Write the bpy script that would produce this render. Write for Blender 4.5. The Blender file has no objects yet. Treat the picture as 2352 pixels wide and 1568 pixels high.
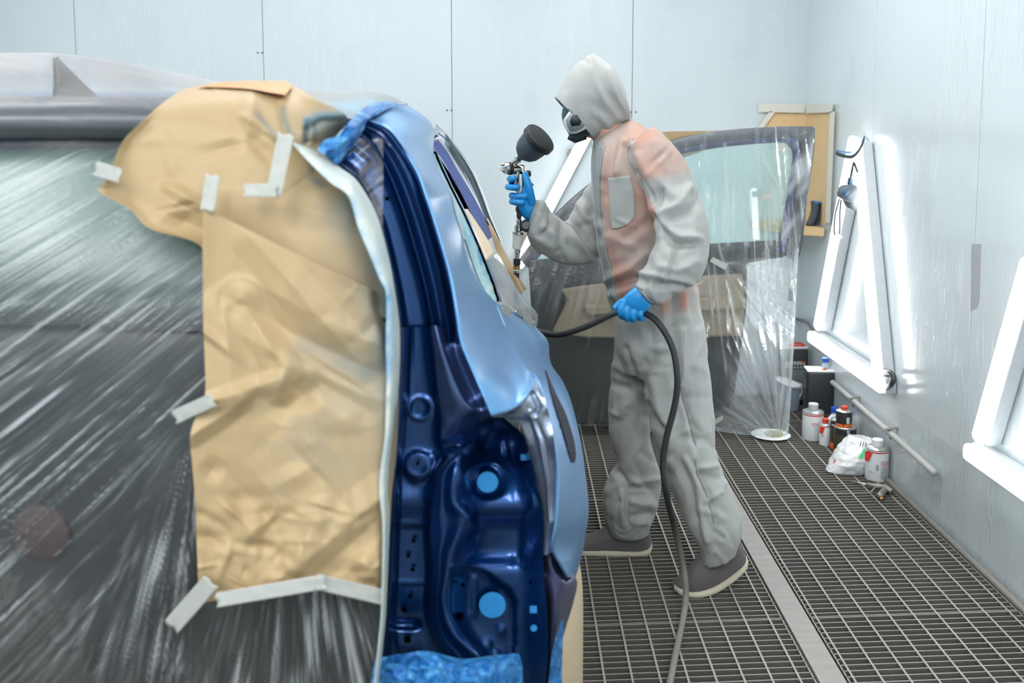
import bpy, bmesh, math, random
import numpy as np
from mathutils import Vector, Matrix
random.seed(7); rng = np.random.default_rng(7)
SC = bpy.context.scene
COL = SC.collection
PI = math.pi
# ---------------------------------------------------------------- camera model
F = 2287.0; CX = 1190.0; CY = 535.0; TH = math.radians(6.0); H = 1.5
def P(px, py, y):
    """world point seen at pixel (px,py) of the photograph, at distance y into the room"""
    u = (px-CX)/F; v = (CY-py)/F
    dy = math.cos(TH)+v*math.sin(TH); dz = -math.sin(TH)+v*math.cos(TH)
    return Vector((u/dy*y, y, H+dz/dy*y))
_P = P
def Pf(px, py, z=0.0):
    v = (CY-py)/F
    dy = math.cos(TH)+v*math.sin(TH); dz = -math.sin(TH)+v*math.cos(TH)
    return _P(px, py, (z-H)/dz*dy)
def Pw(px, py, x):
    u = (px-CX)/F; v = (CY-py)/F
    return _P(px, py, x/u*(math.cos(TH)+v*math.sin(TH)))
def PN(A):
    A = np.asarray(A, float)
    u = (A[...,0]-CX)/F; v = (CY-A[...,1])/F; y = A[...,2]
    dy = math.cos(TH)+v*math.sin(TH); dz = -math.sin(TH)+v*math.cos(TH)
    return np.stack([u/dy*y, y, H+dz/dy*y], -1)
def pix(W):
    W = np.asarray(W, float)
    z = W[...,2]-H; dep = W[...,1]*math.cos(TH)-z*math.sin(TH); up = W[...,1]*math.sin(TH)+z*math.cos(TH)
    return np.stack([CX+F*W[...,0]/dep, CY-F*up/dep], -1)
cam = bpy.data.cameras.new('camera'); camo = bpy.data.objects.new('camera', cam); COL.objects.link(camo)
cam.sensor_width = 36; cam.lens = F/2352*36; cam.clip_start = 0.05
cam.shift_x = (1176-CX)/2352; cam.shift_y = -(784-CY)/2352
camo.location = (0, 0, H); camo.rotation_euler = (PI/2-TH, 0, 0)
cam.dof.use_dof = True; cam.dof.focus_distance = 3.4; cam.dof.aperture_fstop = 3.4
SC.camera = camo
SC.view_settings.view_transform = 'Standard'; SC.view_settings.look = 'None'
SC.view_settings.exposure = 0.12; SC.view_settings.gamma = 1.0
SC.view_settings.use_curve_mapping = False
SC.cycles.max_bounces = 5; SC.cycles.diffuse_bounces = 4; SC.cycles.glossy_bounces = 3; SC.cycles.transmission_bounces = 3; SC.cycles.transparent_max_bounces = 8
SC.cycles.use_adaptive_sampling = True; SC.cycles.adaptive_threshold = .08; SC.cycles.caustics_reflective = False; SC.cycles.caustics_refractive = False
# ---------------------------------------------------------------- objects
def tag(o, label=None, cat=None, group=None, kind=None):
    if label: o['label'] = label
    if cat: o['category'] = cat
    if group: o['group'] = group
    if kind: o['kind'] = kind
    return o
def empty(name, label, cat, loc=(0,0,0), group=None):
    o = bpy.data.objects.new(name, None); COL.objects.link(o); o.location = loc
    o.empty_display_size = 0.05
    bpy.context.view_layer.update()
    return tag(o, label, cat, group)
def link(name, me, mat=None, parent=None, smooth=True):
    o = bpy.data.objects.new(name, me); COL.objects.link(o)
    if mat is not None:
        for m in (mat if isinstance(mat, (list, tuple)) else [mat]): me.materials.append(m)
    if parent is not None:
        o.parent = parent
        pl = parent; off = Matrix.Identity(4)
        while pl is not None:
            off = Matrix.Translation(pl.location) @ off if pl.parent is None else pl.matrix_parent_inverse @ off
            pl = pl.parent
        o.matrix_parent_inverse = off.inverted() if parent.parent is None else Matrix.Identity(4)
    if smooth and len(me.polygons):
        me.polygons.foreach_set('use_smooth', [True]*len(me.polygons))
    return o
def mesh(name, V, Fc, mat=None, parent=None, smooth=True):
    me = bpy.data.meshes.new(name)
    me.from_pydata([tuple(map(float, v)) for v in V], [], [tuple(f) for f in Fc]); me.update()
    return link(name, me, mat, parent, smooth)
def from_bm(name, bm, mat=None, parent=None, smooth=True):
    me = bpy.data.meshes.new(name); bmesh.ops.recalc_face_normals(bm, faces=bm.faces[:]); bm.to_mesh(me); bm.free()
    return link(name, me, mat, parent, smooth)
def mod(o, t, **k):
    m = o.modifiers.new(t.lower(), t)
    for a, b in k.items(): setattr(m, a, b)
    return m
def sharp(o, deg=35):
    me = o.data; bm = bmesh.new(); bm.from_mesh(me)
    for e in bm.edges:
        if len(e.link_faces) == 2 and e.calc_face_angle(0) > math.radians(deg): e.smooth = False
    bm.to_mesh(me); bm.free(); return o
# ---------------------------------------------------------------- shapes
def cat1(pts, n):
    """Catmull-Rom through pts (k,dim): n samples per span"""
    p = np.asarray(pts, float); k = len(p)
    if k == 1: return p
    q = np.vstack([2*p[0]-p[1], p, 2*p[-1]-p[-2]]); t = np.linspace(0, 1, n, endpoint=False)[:, None]
    out = []
    for i in range(k-1):
        a, b, c, d = q[i], q[i+1], q[i+2], q[i+3]
        out.append(0.5*((2*b)+(c-a)*t+(2*a-5*b+4*c-d)*t*t+(3*b-a-3*c+d)*t**3))
    out.append(p[-1:]); return np.vstack(out)
def lin1(pts, n):
    p = np.asarray(pts, float); t = np.linspace(0, 1, n, endpoint=False)[:, None]
    return np.vstack([p[i]*(1-t)+p[i+1]*t for i in range(len(p)-1)]+[p[-1:]])
def grid_faces(nr, nc, close_r=False, close_c=False):
    f = []
    for i in range(nr if close_r else nr-1):
        for j in range(nc if close_c else nc-1):
            a, b = i, (i+1) % nr; c, d = j, (j+1) % nc
            f.append((a*nc+c, a*nc+d, b*nc+d, b*nc+c))
    return f
def loft_grid(rows, nr, nc, colf=cat1, rowf=cat1):
    R = np.asarray(rows, float)                  # (rows, cols, dim)
    A = np.stack([colf(r, nc) for r in R])       # along columns
    return np.stack([rowf(A[:, j], nr) for j in range(A.shape[1])], 1)
def sheet(name, rows, nr=6, nc=6, feat=None, mat=None, parent=None, thick=0, colf=cat1, rowf=cat1, attr=None, flip=False):
    """sheet lofted through rows of (px,py,depth); feat(px,py)->depth change"""
    G = loft_grid(rows, nr, nc, colf, rowf)
    if feat is not None: G[..., 2] += feat(G[..., 0], G[..., 1])
    W = PN(G); fs = grid_faces(G.shape[0], G.shape[1])
    if flip: fs = [f[::-1] for f in fs]
    o = mesh(name, W.reshape(-1, 3), fs, mat, parent)
    if attr is not None: paint(o, attr(G[..., 0].ravel(), G[..., 1].ravel()))
    if thick: mod(o, 'SOLIDIFY', thickness=thick, offset=0)
    return o
def paint(o, vals, name='tint'):
    a = o.data.attributes.new(name, 'FLOAT', 'POINT'); a.data.foreach_set('value', np.clip(np.asarray(vals, float), 0, 1).astype(np.float32).ravel())
def seg(X, Y, a, b):
    """distance to segment and position along it, arrays"""
    ax, ay = a; bx, by = b; dx, dy = bx-ax, by-ay; L = dx*dx+dy*dy+1e-9
    t = np.clip(((X-ax)*dx+(Y-ay)*dy)/L, 0, 1)
    return np.hypot(X-ax-t*dx, Y-ay-t*dy), t
def ridge(X, Y, pts, w):
    d = np.full(np.shape(X), 1e9)
    for a, b in zip(pts[:-1], pts[1:]): d = np.minimum(d, seg(X, Y, a, b)[0])
    return np.exp(-(d/w)**2)
def blob(X, Y, cx, cy, rx, ry=None, p=2):
    ry = ry or rx
    return np.exp(-(((X-cx)/rx)**2+((Y-cy)/ry)**2)**(p/2))
def disc(X, Y, cx, cy, r, soft):
    d = np.hypot(X-cx, Y-cy); return 1/(1+np.exp(np.clip((d-r)/soft*4, -40, 40)))
def inpoly(X, Y, poly, soft=0):
    X = np.asarray(X, float); Y = np.asarray(Y, float); ins = np.zeros(X.shape, bool); n = len(poly)
    for i in range(n):
        x1, y1 = poly[i]; x2, y2 = poly[(i+1) % n]
        if y1 == y2: continue
        c = ((y1 > Y) != (y2 > Y)) & (X < (x2-x1)*(Y-y1)/(y2-y1)+x1); ins ^= c
    if not soft: return ins.astype(float)
    d = np.full(X.shape, 1e9)
    for i in range(n): d = np.minimum(d, seg(X, Y, poly[i], poly[(i+1) % n])[0])
    return 1/(1+np.exp(-np.clip(np.where(ins, d, -d)/soft*4, -40, 40)))
def vnoise(P3, scale, seed=0):
    """cheap smooth 3-D value noise in [-1,1]"""
    Q = np.asarray(P3, float)*scale+seed*17.31; I = np.floor(Q).astype(np.int64); f = Q-I; f = f*f*(3-2*f)
    def h(i, j, k):
        n = (i*374761393+j*668265263+k*2147483647+seed*1013) & 0xffffffff
        n = ((n ^ (n >> 13))*1274126177) & 0xffffffff
        return ((n ^ (n >> 16)) & 0xffff)/32767.5-1
    r = 0
    for a in (0, 1):
        for b in (0, 1):
            for c in (0, 1):
                w = (f[..., 0] if a else 1-f[..., 0])*(f[..., 1] if b else 1-f[..., 1])*(f[..., 2] if c else 1-f[..., 2])
                r = r+w*h(I[..., 0]+a, I[..., 1]+b, I[..., 2]+c)
    return r
def tube_rings(pts, rad, n=12, up=None):
    """rings along a path; rad scalar / list; returns verts, faces with caps"""
    p = np.asarray(pts, float); k = len(p)
    r = np.full(k, rad) if np.isscalar(rad) else np.asarray(rad, float)
    T = np.gradient(p, axis=0); T /= np.linalg.norm(T, axis=1)[:, None]+1e-12
    u = np.array(up if up is not None else ([0, 0, 1] if abs(T[0][2]) < .9 else [1, 0, 0]), float)
    V = []; 
    for i in range(k):
        u = u-T[i]*np.dot(u, T[i]); u /= np.linalg.norm(u)+1e-12; w = np.cross(T[i], u)
        for j in range(n):
            a = 2*PI*j/n; V.append(p[i]+r[i]*(u*math.cos(a)+w*math.sin(a)))
    f = grid_faces(k, n, close_c=True)
    f.append(tuple(range(n))[::-1]); f.append(tuple((k-1)*n+j for j in range(n)))
    return V, f
def tube(name, pts, rad, mat=None, parent=None, n=12, up=None):
    V, f = tube_rings(pts, rad, n, up); return mesh(name, V, f, mat, parent)
def frame(axis):
    a = Vector(axis).normalized(); u = a.orthogonal().normalized(); return u, a.cross(u), a
def lathe(name, prof, origin, axis=(0, 0, 1), n=32, mat=None, parent=None, sm=30):
    """prof: list of (radius, height); closed at axis when radius 0"""
    u, w, a = frame(axis); o = Vector(origin); V = []; Fc = []
    for r, h in prof:
        for j in range(n):
            t = 2*PI*j/n; V.append(o+a*h+(u*math.cos(t)+w*math.sin(t))*max(r, 1e-5))
    Fc = grid_faces(len(prof), n, close_c=True)
    if prof[0][0] > 1e-4: Fc.append(tuple(range(n))[::-1])
    if prof[-1][0] > 1e-4: Fc.append(tuple((len(prof)-1)*n+j for j in range(n)))
    ob = mesh(name, V, Fc, mat, parent)
    bm = bmesh.new(); bm.from_mesh(ob.data); bmesh.ops.remove_doubles(bm, verts=bm.verts[:], dist=2e-5); bm.to_mesh(ob.data); bm.free()
    ob.data.polygons.foreach_set('use_smooth', [True]*len(ob.data.polygons))
    return sharp(ob, sm)
def box_bm(size, mat4=None, bev=0.0, seg_=2):
    bm = bmesh.new(); bmesh.ops.create_cube(bm, size=1); bmesh.ops.scale(bm, vec=size, verts=bm.verts[:])
    if bev: bmesh.ops.bevel(bm, geom=bm.edges[:], offset=bev, segments=seg_, affect='EDGES', profile=.5)
    if mat4 is not None: bmesh.ops.transform(bm, matrix=mat4, verts=bm.verts[:])
    return bm
def box(name, lo, hi, mat=None, parent=None, bev=0.0):
    lo, hi = Vector(lo), Vector(hi)
    o = from_bm(name, box_bm(hi-lo, Matrix.Translation((lo+hi)/2), bev), mat, parent, smooth=bool(bev))
    return sharp(o, 40) if bev else o
def bar(name, a, b, w, t, nrm, mat=None, parent=None, bev=0.0):
    """box beam from a to b, width w across, thickness t along nrm"""
    a, b = Vector(a), Vector(b); z = (b-a).normalized(); n = Vector(nrm); n = (n-z*n.dot(z)).normalized(); x = z.cross(n)
    M = Matrix((( x.x, n.x, z.x, 0), (x.y, n.y, z.y, 0), (x.z, n.z, z.z, 0), (0, 0, 0, 1)))
    M.translation = (a+b)/2
    o = from_bm(name, box_bm((w, t, (b-a).length), M, bev, 3), mat, parent, smooth=bool(bev))
    return sharp(o, 40) if bev else o
def poly_plate(name, pts, thick, mat=None, parent=None, bev=0):
    """flat polygon (3-D points, planar) with thickness along its normal"""
    bm = bmesh.new(); vs = [bm.verts.new(p) for p in pts]; f = bm.faces.new(vs); bm.normal_update()
    n = f.normal.copy(); r = bmesh.ops.extrude_face_region(bm, geom=[f])
    bmesh.ops.translate(bm, vec=n*thick, verts=[v for v in r['geom'] if isinstance(v, bmesh.types.BMVert)])
    if bev: bmesh.ops.bevel(bm, geom=bm.edges[:], offset=bev, segments=2, affect='EDGES')
    return from_bm(name, bm, mat, parent, smooth=False)
# ---------------------------------------------------------------- materials
def lin(c):
    return tuple((x/255/12.92 if x/255 <= .04045 else ((x/255+.055)/1.055)**2.4) for x in c)+(1,)
class NT:
    def __init__(s, name):
        s.m = bpy.data.materials.new(name); s.m.use_nodes = True; s.t = s.m.node_tree; s.t.nodes.clear()
        s.out = s.n('ShaderNodeOutputMaterial')
    def n(s, t, **k):
        nd = s.t.nodes.new(t)
        for a, b in k.items():
            if a.startswith('i_'):
                key = a[2:]; key = int(key) if key.isdigit() else key.replace('_', ' ')
                nd.inputs[key].default_value = b
            else: setattr(nd, a, b)
        return nd
    def l(s, a, b): s.t.links.new(a, b)
    def co(s, scale=(1, 1, 1), rot=(0, 0, 0), kind='Object'):
        c = s.n('ShaderNodeTexCoord'); m = s.n('ShaderNodeMapping'); m.inputs['Scale'].default_value = scale; m.inputs['Rotation'].default_value = rot
        s.l(c.outputs[kind], m.inputs['Vector']); return m.outputs['Vector']
    def noise(s, vec, scale, detail=3, rough=.5, dist=0):
        nd = s.n('ShaderNodeTexNoise'); nd.inputs['Scale'].default_value = scale; nd.inputs['Detail'].default_value = detail
        nd.inputs['Roughness'].default_value = rough; nd.inputs['Distortion'].default_value = dist
        s.l(vec, nd.inputs['Vector']); return nd.outputs['Fac']
    def ramp(s, v, stops):
        r = s.n('ShaderNodeValToRGB'); e = r.color_ramp.elements
        while len(e) < len(stops): e.new(.5)
        for x, (p, c) in zip(e, stops): x.position = p; x.color = c if len(c) == 4 else c+(1,)
        s.l(v, r.inputs['Fac']); return r.outputs['Color']
    def mix(s, f, a, b, mode='MIX'):
        m = s.n('ShaderNodeMix', data_type='RGBA', blend_type=mode)
        for v, i in ((f, 0), (a, 6), (b, 7)):
            if isinstance(v, (int, float)): m.inputs[i].default_value = v
            elif isinstance(v, tuple): m.inputs[i].default_value = v
            else: s.l(v, m.inputs[i])
        return m.outputs[2]
    def math(s, op, a, b=0.0):
        m = s.n('ShaderNodeMath', operation=op)
        for v, i in ((a, 0), (b, 1)):
            if isinstance(v, (int, float)): m.inputs[i].default_value = v
            else: s.l(v, m.inputs[i])
        return m.outputs[0]
    def attr(s, name='tint'):
        a = s.n('ShaderNodeAttribute', attribute_name=name); return a.outputs['Fac']
    def bump(s, h, strength=.3, dist=.01, normal=None):
        b = s.n('ShaderNodeBump'); b.inputs['Strength'].default_value = strength; b.inputs['Distance'].default_value = dist
        s.l(h, b.inputs['Height'])
        if normal is not None: s.l(normal, b.inputs['Normal'])
        return b.outputs['Normal']
    def bsdf(s, color=None, rough=.5, metal=0., normal=None, **k):
        b = s.n('ShaderNodeBsdfPrincipled')
        for v, key in ((color, 'Base Color'), (rough, 'Roughness'), (metal, 'Metallic'), (normal, 'Normal')):
            if v is None: continue
            if isinstance(v, (int, float, tuple)): b.inputs[key].default_value = v
            else: s.l(v, b.inputs[key])
        for a, v in k.items():
            key = a.replace('_', ' ')
            if isinstance(v, (int, float, tuple)): b.inputs[key].default_value = v
            else: s.l(v, b.inputs[key])
        return b.outputs[0]
    def done(s, sh): s.l(sh, s.out.inputs['Surface']); return s.m
    def mixsh(s, f, a, b):
        m = s.n('ShaderNodeMixShader')
        if isinstance(f, (int, float)): m.inputs[0].default_value = f
        else: s.l(f, m.inputs[0])
        s.l(a, m.inputs[1]); s.l(b, m.inputs[2]); return m.outputs[0]
def simple(name, rgb, rough=.5, metal=0., var=.06, scale=30, **k):
    t = NT(name); c = lin(rgb); v = t.noise(t.co(), scale, 3)
    d = tuple(x*(1-var*2) for x in c[:3])+(1,); l = tuple(min(1, x*(1+var)) for x in c[:3])+(1,)
    return t.done(t.bsdf(t.mix(v, d, l), rough, metal, **k))
def emit(name, rgb, s):
    t = NT(name); e = t.n('ShaderNodeEmission'); e.inputs[0].default_value = lin(rgb); e.inputs[1].default_value = s; return t.done(e.outputs[0])
# ================================================================ ROOM
WX = 1.60; BY = 5.57; LX = -3.3; FY = -2.4; CZ = 3.05
def m_wall(name, ax, gloss=.32, film=1.0, coat=.35, st_=.5, up=0):
    t = NT(name)
    st = (60, 60, 1.1); v = t.co(st); s1 = t.noise(v, 1.0, 4, .6)
    big = t.noise(t.co((1, 1, .5)), 1.6, 3)
    col = t.mix(big, lin(tuple(x+up for x in (190, 202, 205))), lin(tuple(x+up for x in (204, 214, 217))))
    dirt = t.ramp(t.noise(t.co((1.3, 1.3, 1.0)), 2.2, 4, .6), [(.60, (0, 0, 0)), (.75, (1, 1, 1))])
    col = t.mix(t.math('MULTIPLY', dirt, .25), col, lin((170, 178, 190)))
    # film wrinkles: sparse long diagonal creases
    wv = t.co((26, 26, 2.2), (0.22, 0.22, 0)); cr = t.ramp(t.noise(wv, 1.0, 2, .5, 1.2), [(.47, (0, 0, 0)), (.5, (1, 1, 1)), (.53, (0, 0, 0))])
    mask = t.ramp(t.noise(t.co(), .9, 2), [(.45, (0, 0, 0)), (.62, (1, 1, 1))])
    crm = t.math('MULTIPLY', cr, mask)
    col = t.mix(t.math('MULTIPLY', t.math('SUBTRACT', s1, .45), st_), col, lin((232, 236, 238))); col = t.mix(t.math('MULTIPLY', crm, .22), col, lin((240, 243, 244)))
    h = t.math('ADD', t.math('MULTIPLY', s1, .35), t.math('MULTIPLY', crm, film))
    nb = t.bump(h, .35, .006)
    return t.done(t.bsdf(col, gloss, 0., nb, Specular_IOR_Level=.7, Coat_Weight=coat, Coat_Roughness=.2))
M_WB = m_wall('wall_panel_back', 0, .42, .5, .35, .18); M_WR = m_wall('wall_panel_right', 1, .25, 1.2, .9, .35, 12)
M_SEAM = simple('seam_dark', (92, 100, 106), .7)
def wall(name, a, b, n_in, mat, seams, zc=CZ):
    """wall from a to b (xy), seams = distances along it from a, panels 3 cm thick with dark joints between"""
    a, b = Vector((*a, 0)), Vector((*b, 0)); d = (b-a).normalized(); n = Vector((*n_in, 0)); L = (b-a).length
    V = []; Fc = []; mi = []
    def slab(s0, s1, t0, t1, z0, z1, m):
        k = len(V)
        for s in (s0, s1):
            for t_ in (t0, t1):
                for z in (z0, z1): V.append(a+d*s+n*t_+Vector((0, 0, z)))
        for f in ((0, 1, 3, 2), (4, 6, 7, 5), (0, 4, 5, 1), (2, 3, 7, 6), (0, 2, 6, 4), (1, 5, 7, 3)):
            Fc.append(tuple(k+i for i in f)); mi.append(m)
    ss = [0]+sorted(seams)+[L]
    for s0, s1 in zip(ss[:-1], ss[1:]): slab(s0+.0016, s1-.0016, -.03, 0, -.35, zc, 0)
    slab(0, L, -.06, -.03, -.35, zc, 1)
    o = mesh(name, V, Fc, [mat, M_SEAM], None, smooth=False)
    o.data.polygons.foreach_set('material_index', mi); tag(o, kind='structure'); return o
sb = [P(x, 200, BY).x for x in (178, 607, 1038, 1452)]
wall('wall_back', (LX, BY), (WX+.06, BY), (0, -1), M_WB, [x-LX for x in sb]+[sb[0]-1.05-LX])
sr = [Pw(2003, 330, WX).y, Pw(2250, 330, WX).y]
wall('wall_right', (WX, FY), (WX, BY+.02), (-1, 0), M_WR, [y-FY for y in sr]+[sr[1]-1.05*k-FY for k in range(1, 6)])
wall('wall_left', (LX, FY), (LX, BY), (1, 0), M_WR, [1.05*k for k in range(1, 8)])
wall('wall_front', (LX, FY), (WX, FY), (0, 1), M_WB, [1.05*k for k in range(1, 5)])
M_CEIL = simple('ceiling_white', (225, 230, 233), .6)
tag(box('ceiling', (LX-.06, FY-.06, CZ), (WX+.06, BY+.06, CZ+.06), M_CEIL), kind='structure')
# screw pairs on the back wall joints, each joint's pair one small trim
M_SCREW = simple('screw_zinc', (120, 128, 132), .4, .8)
for i, (px, py) in enumerate(((597, 121), (1032, 253), (1455, 257))):
    bmx = bmesh.new()
    for dx in (-.012, .012):
        c = P(px, py, BY-.001)+Vector((dx, 0, 0))
        bmesh.ops.create_uvsphere(bmx, u_segments=10, v_segments=6, radius=.0055, matrix=Matrix.Translation(c) @ Matrix.Diagonal((1, .4, 1, 1)))
    tag(from_bm('trim_%d' % (i+2), bmx, M_SCREW), kind='structure')
# ---- floor: steel grating over a pit, with a steel strip between the two fields
def m_grate():
    t = NT('grating_steel'); v = t.noise(t.co(), 3.0, 4, .6); w = t.noise(t.co(), 60, 3)
    c = t.mix(v, lin((112, 108, 102)), lin((150, 146, 138))); c = t.mix(t.math('MULTIPLY', w, .35), c, lin((84, 82, 80)))
    red = t.ramp(t.noise(t.co(), 1.7, 3, .5), [(.62, (0, 0, 0)), (.74, (1, 1, 1))]); c = t.mix(t.math('MULTIPLY', red, .35), c, lin((120, 74, 66)))
    blu = t.ramp(t.noise(t.co((1, 1, 1), (1, 2, 3)), 1.5, 3, .5), [(.6, (0, 0, 0)), (.74, (1, 1, 1))]); c = t.mix(t.math('MULTIPLY', blu, .3), c, lin((86, 100, 118)))
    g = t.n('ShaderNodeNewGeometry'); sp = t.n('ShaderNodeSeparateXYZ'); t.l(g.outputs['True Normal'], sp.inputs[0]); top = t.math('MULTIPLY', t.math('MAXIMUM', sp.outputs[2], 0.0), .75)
    c = t.mix(top, t.mix(1.0, c, (.62, .62, .62, 1), 'MULTIPLY'), lin((176, 172, 160)))   # worn tops lighter; other faces darkened in the colour to deepen shade
    return t.done(t.bsdf(c, .6, .15))
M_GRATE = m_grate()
sxl = (Pf(1700, 1228).x+Pf(1790, 1400).x)/2; sxr = (Pf(1700, 1157).x+Pf(1847, 1400).x)/2
def grating(x0, x1, y0, y1):
    V = []; Fc = []
    def bx(ax, bx_, ay, by_, az, bz, skew=True):
        k = len(V)
        for x in (ax, bx_):
            for y in (ay, by_):
                for z in (az, bz): V.append((x, y+(.07*(x-.7) if skew else 0), z))
        for f in ((0, 1, 3, 2), (4, 6, 7, 5), (0, 4, 5, 1), (2, 3, 7, 6), (0, 2, 6, 4), (1, 5, 7, 3)): Fc.append(tuple(k+i for i in f))
    y = y0; k = 0
    while y < y1-.08:
        bx(x0, x1, y, y+.0038, -.030, 0); k += 1; y += .0300
        if k % 34 == 0: bx(x0, x1, y-.03+.0085, y-.03+.012, -.03, 0)
    x = x0+.018 if x0 > -1 else x0
    while x < x1:
        bx(x-.0031, x+.0031, y0, y1, -.007, .0012, False); x += .0765
    bx(x0, x0+.004, y0, y1, -.03, 0, False); bx(x1-.004, x1, y0, y1, -.03, 0, False)
    return V, Fc
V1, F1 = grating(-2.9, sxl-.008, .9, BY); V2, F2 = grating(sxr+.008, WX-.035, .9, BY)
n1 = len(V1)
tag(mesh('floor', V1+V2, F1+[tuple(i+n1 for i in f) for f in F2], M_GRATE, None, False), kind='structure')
M_PIT = simple('pit_dark', (40, 40, 42), .9)
tag(box('floor_pit', (LX-.06, FY-.06, -.36), (WX+.06, BY+.06, -.32), M_PIT), kind='structure')
M_CONC = simple('floor_plate', (120, 120, 118), .8)
tag(box('floor_entry', (LX, FY, -.03), (WX-.002, .9, -.001), M_CONC), kind='structure')
tag(box('floor_side', (LX, .9, -.03), (-2.9, BY, -.001), M_CONC), kind='structure')
def m_strip():
    t = NT('strip_steel'); a = t.noise(t.co((1, 5, 1)), 7, 5, .65); c = t.mix(a, lin((138, 136, 130)), lin((170, 168, 162)))
    b = t.ramp(t.noise(t.co(), 14, 4, .6), [(.58, (0, 0, 0)), (.7, (1, 1, 1))]); c = t.mix(t.math('MULTIPLY', b, .3), c, lin((190, 190, 186)))
    return t.done(t.bsdf(c, .6, .1))
tag(box('trim_1', (sxl, .9, -.06), (sxr, BY, .002), m_strip()), kind='structure')
M_PIPE = simple('pipe_grey', (176, 178, 174), .5)
tag(tube('trim_5', [(WX-.026, .9, .010), (WX-.026, 3, .010), (WX-.026, BY, .010)], .012, simple('edge_pipe', (128, 126, 120), .6), None, 10), kind='structure')
# ---- unseen ceiling luminaires above the frame; near row boosted for frontal light
M_LUM = emit('luminaire', (251, 252, 254), 13.5); M_LUMF = emit('luminaire_dim', (252, 252, 253), 7.0)
M_LFR = simple('luminaire_frame', (220, 222, 224), .5)
for i, (x, y, w) in enumerate(((-2.2, -.9, .7), (-.8, -.9, .7), (.7, -.9, .7), (-2.2, 3.5, .7), (-.8, 3.5, .7), (.7, 3.5, .7))):
    e = empty('unseen_ceiling_light', 'unseen long white ceiling luminaire lighting the spray booth', 'ceiling light', (x, y, CZ), group='ceiling luminaires')
    box('frame', (x-w/2-.04, y-1.24, CZ-.05), (x+w/2+.04, y+1.24, CZ), M_LFR, e)
    box('diffuser', (x-w/2, y-1.2, CZ-.056), (x+w/2, y+1.2, CZ-.045), M_LUM if y < 1 else M_LUMF, e)
# ---- batten lamps on the walls
M_TUBE = emit('lamp_tube', (250, 252, 255), 8.5); M_BAT = simple('batten_white', (196, 202, 204), .45); M_RUST = simple('clip_rust', (120, 110, 98), .6, .3)
def batten(a, b, nrm, label, clips=(.18, .8)):
    """luminous cover facing the room, grey back tray on the wall; a,b on the wall surface"""
    a, b, n = Vector(a), Vector(b), Vector(nrm); d = (b-a).normalized()
    e = empty('wall_lamp', label, 'lamp', a, group='batten lamps on the spray booth walls')
    bar('tray', a+n*.028, b+n*.028, .066, .050, n, M_BAT, e, .006)
    bar('diffuser', a+n*.066-d*.006, b+n*.066+d*.006, .060, .034, n, M_TUBE, e, .0165)
    s = d.cross(n)
    for i, q in enumerate(clips):
        c = a+(b-a)*q
        bar('clip', c+s*.042+n*.03-d*.02, c+s*.042+n*.03+d*.02, .010, .022, n, M_RUST, e, .002)
    return e
NR = (-1, 0, 0); NB = (0, -1, 0)
def WR(px, py, off=.05):
    q = Pw(px, py, WX-off); q.x = WX; return q
batten(WR(1968, 318), WR(1885, 752), NR, 'left leaning tube of the lamp triangle on the right wall, behind a hanging respirator')
batten(WR(1975, 330), WR(2024, 862), NR, 'right leg of the triangle of white tube lamps on the right wall')
batten(WR(1868, 772), WR(2034, 888), NR, 'bottom tube lamp under the triangle of lamps on the right wall')
batten(WR(2375, 600), WR(2258, 1010), NR, 'slanting tube lamp at the right edge of the photo, above another tube')
batten(WR(2232, 1035), WR(2480, 1205), NR, 'low tube lamp at the right edge below the slanting tube')
a = P(1352, 300, BY-.05); b = P(1190, 610, BY-.05)
batten((a.x, BY, a.z), (b.x, BY, b.z), NB, 'slanting tube lamp on the back wall behind the painter')
# ---- world
w = bpy.data.worlds.new('world'); SC.world = w; w.use_nodes = True
w.node_tree.nodes['Background'].inputs[0].default_value = (.8, .9, 1, 1); w.node_tree.nodes['Background'].inputs[1].default_value = .3
# ================================================================ CAR
def m_paint(name, rgb=(18, 70, 142), metal=.8, rough=.33, coat=.5, cr=.18):
    t = NT(name); v = t.noise(t.co(), 9, 3); c = t.mix(v, lin(rgb), lin(tuple(min(255, x*1.08+3) for x in rgb)))
    fl = t.noise(t.co(), 900, 1); c = t.mix(t.math('MULTIPLY', fl, .25), c, lin(tuple(min(255, x*1.5+20) for x in rgb)))
    return t.done(t.bsdf(c, rough, metal, None, Coat_Weight=coat, Coat_Roughness=cr))
M_PAINT = m_paint('metallic_blue_lit', (92, 142, 198), .75, .38)  # outer skin: bright wall reflection put into the base colour
M_JAMB = m_paint('metallic_blue_shaded', (0, 48, 98), .85, .30, .7, .14)  # same car paint, darkened in the colour as the jamb reflects dark
M_NAVY = m_paint('navy_inner', (24, 52, 118), .0, .6, .1, .4)
M_PLATE = m_paint('corner_plate_lit', (66, 86, 130), .8, .30, .8, .16)  # same paint lightened: the plate's reflection is in its colour
M_FLANGE = m_paint('lamp_flange_lit', (140, 150, 172), .85, .24)  # same paint paled in the colour for the lights it reflects
M_RAIL = m_paint('rail_paint', (98, 116, 132), .7, .4)
M_BLACK = simple('black_gap', (3, 4, 6), 1.0, Specular_IOR_Level=0.0)
M_DARKBODY = simple('dark_body', (40, 44, 45), .5, .1)
M_COVER = simple('blue_cover', (34, 128, 190), .6, var=.1, scale=60)
M_RUBBER = simple('rubber_black', (24, 25, 27), .6)
CAR = empty('car', 'blue car prepared for respraying, rear corner bare and the rest masked', 'car', (-.8, 3.2, 0))
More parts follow.
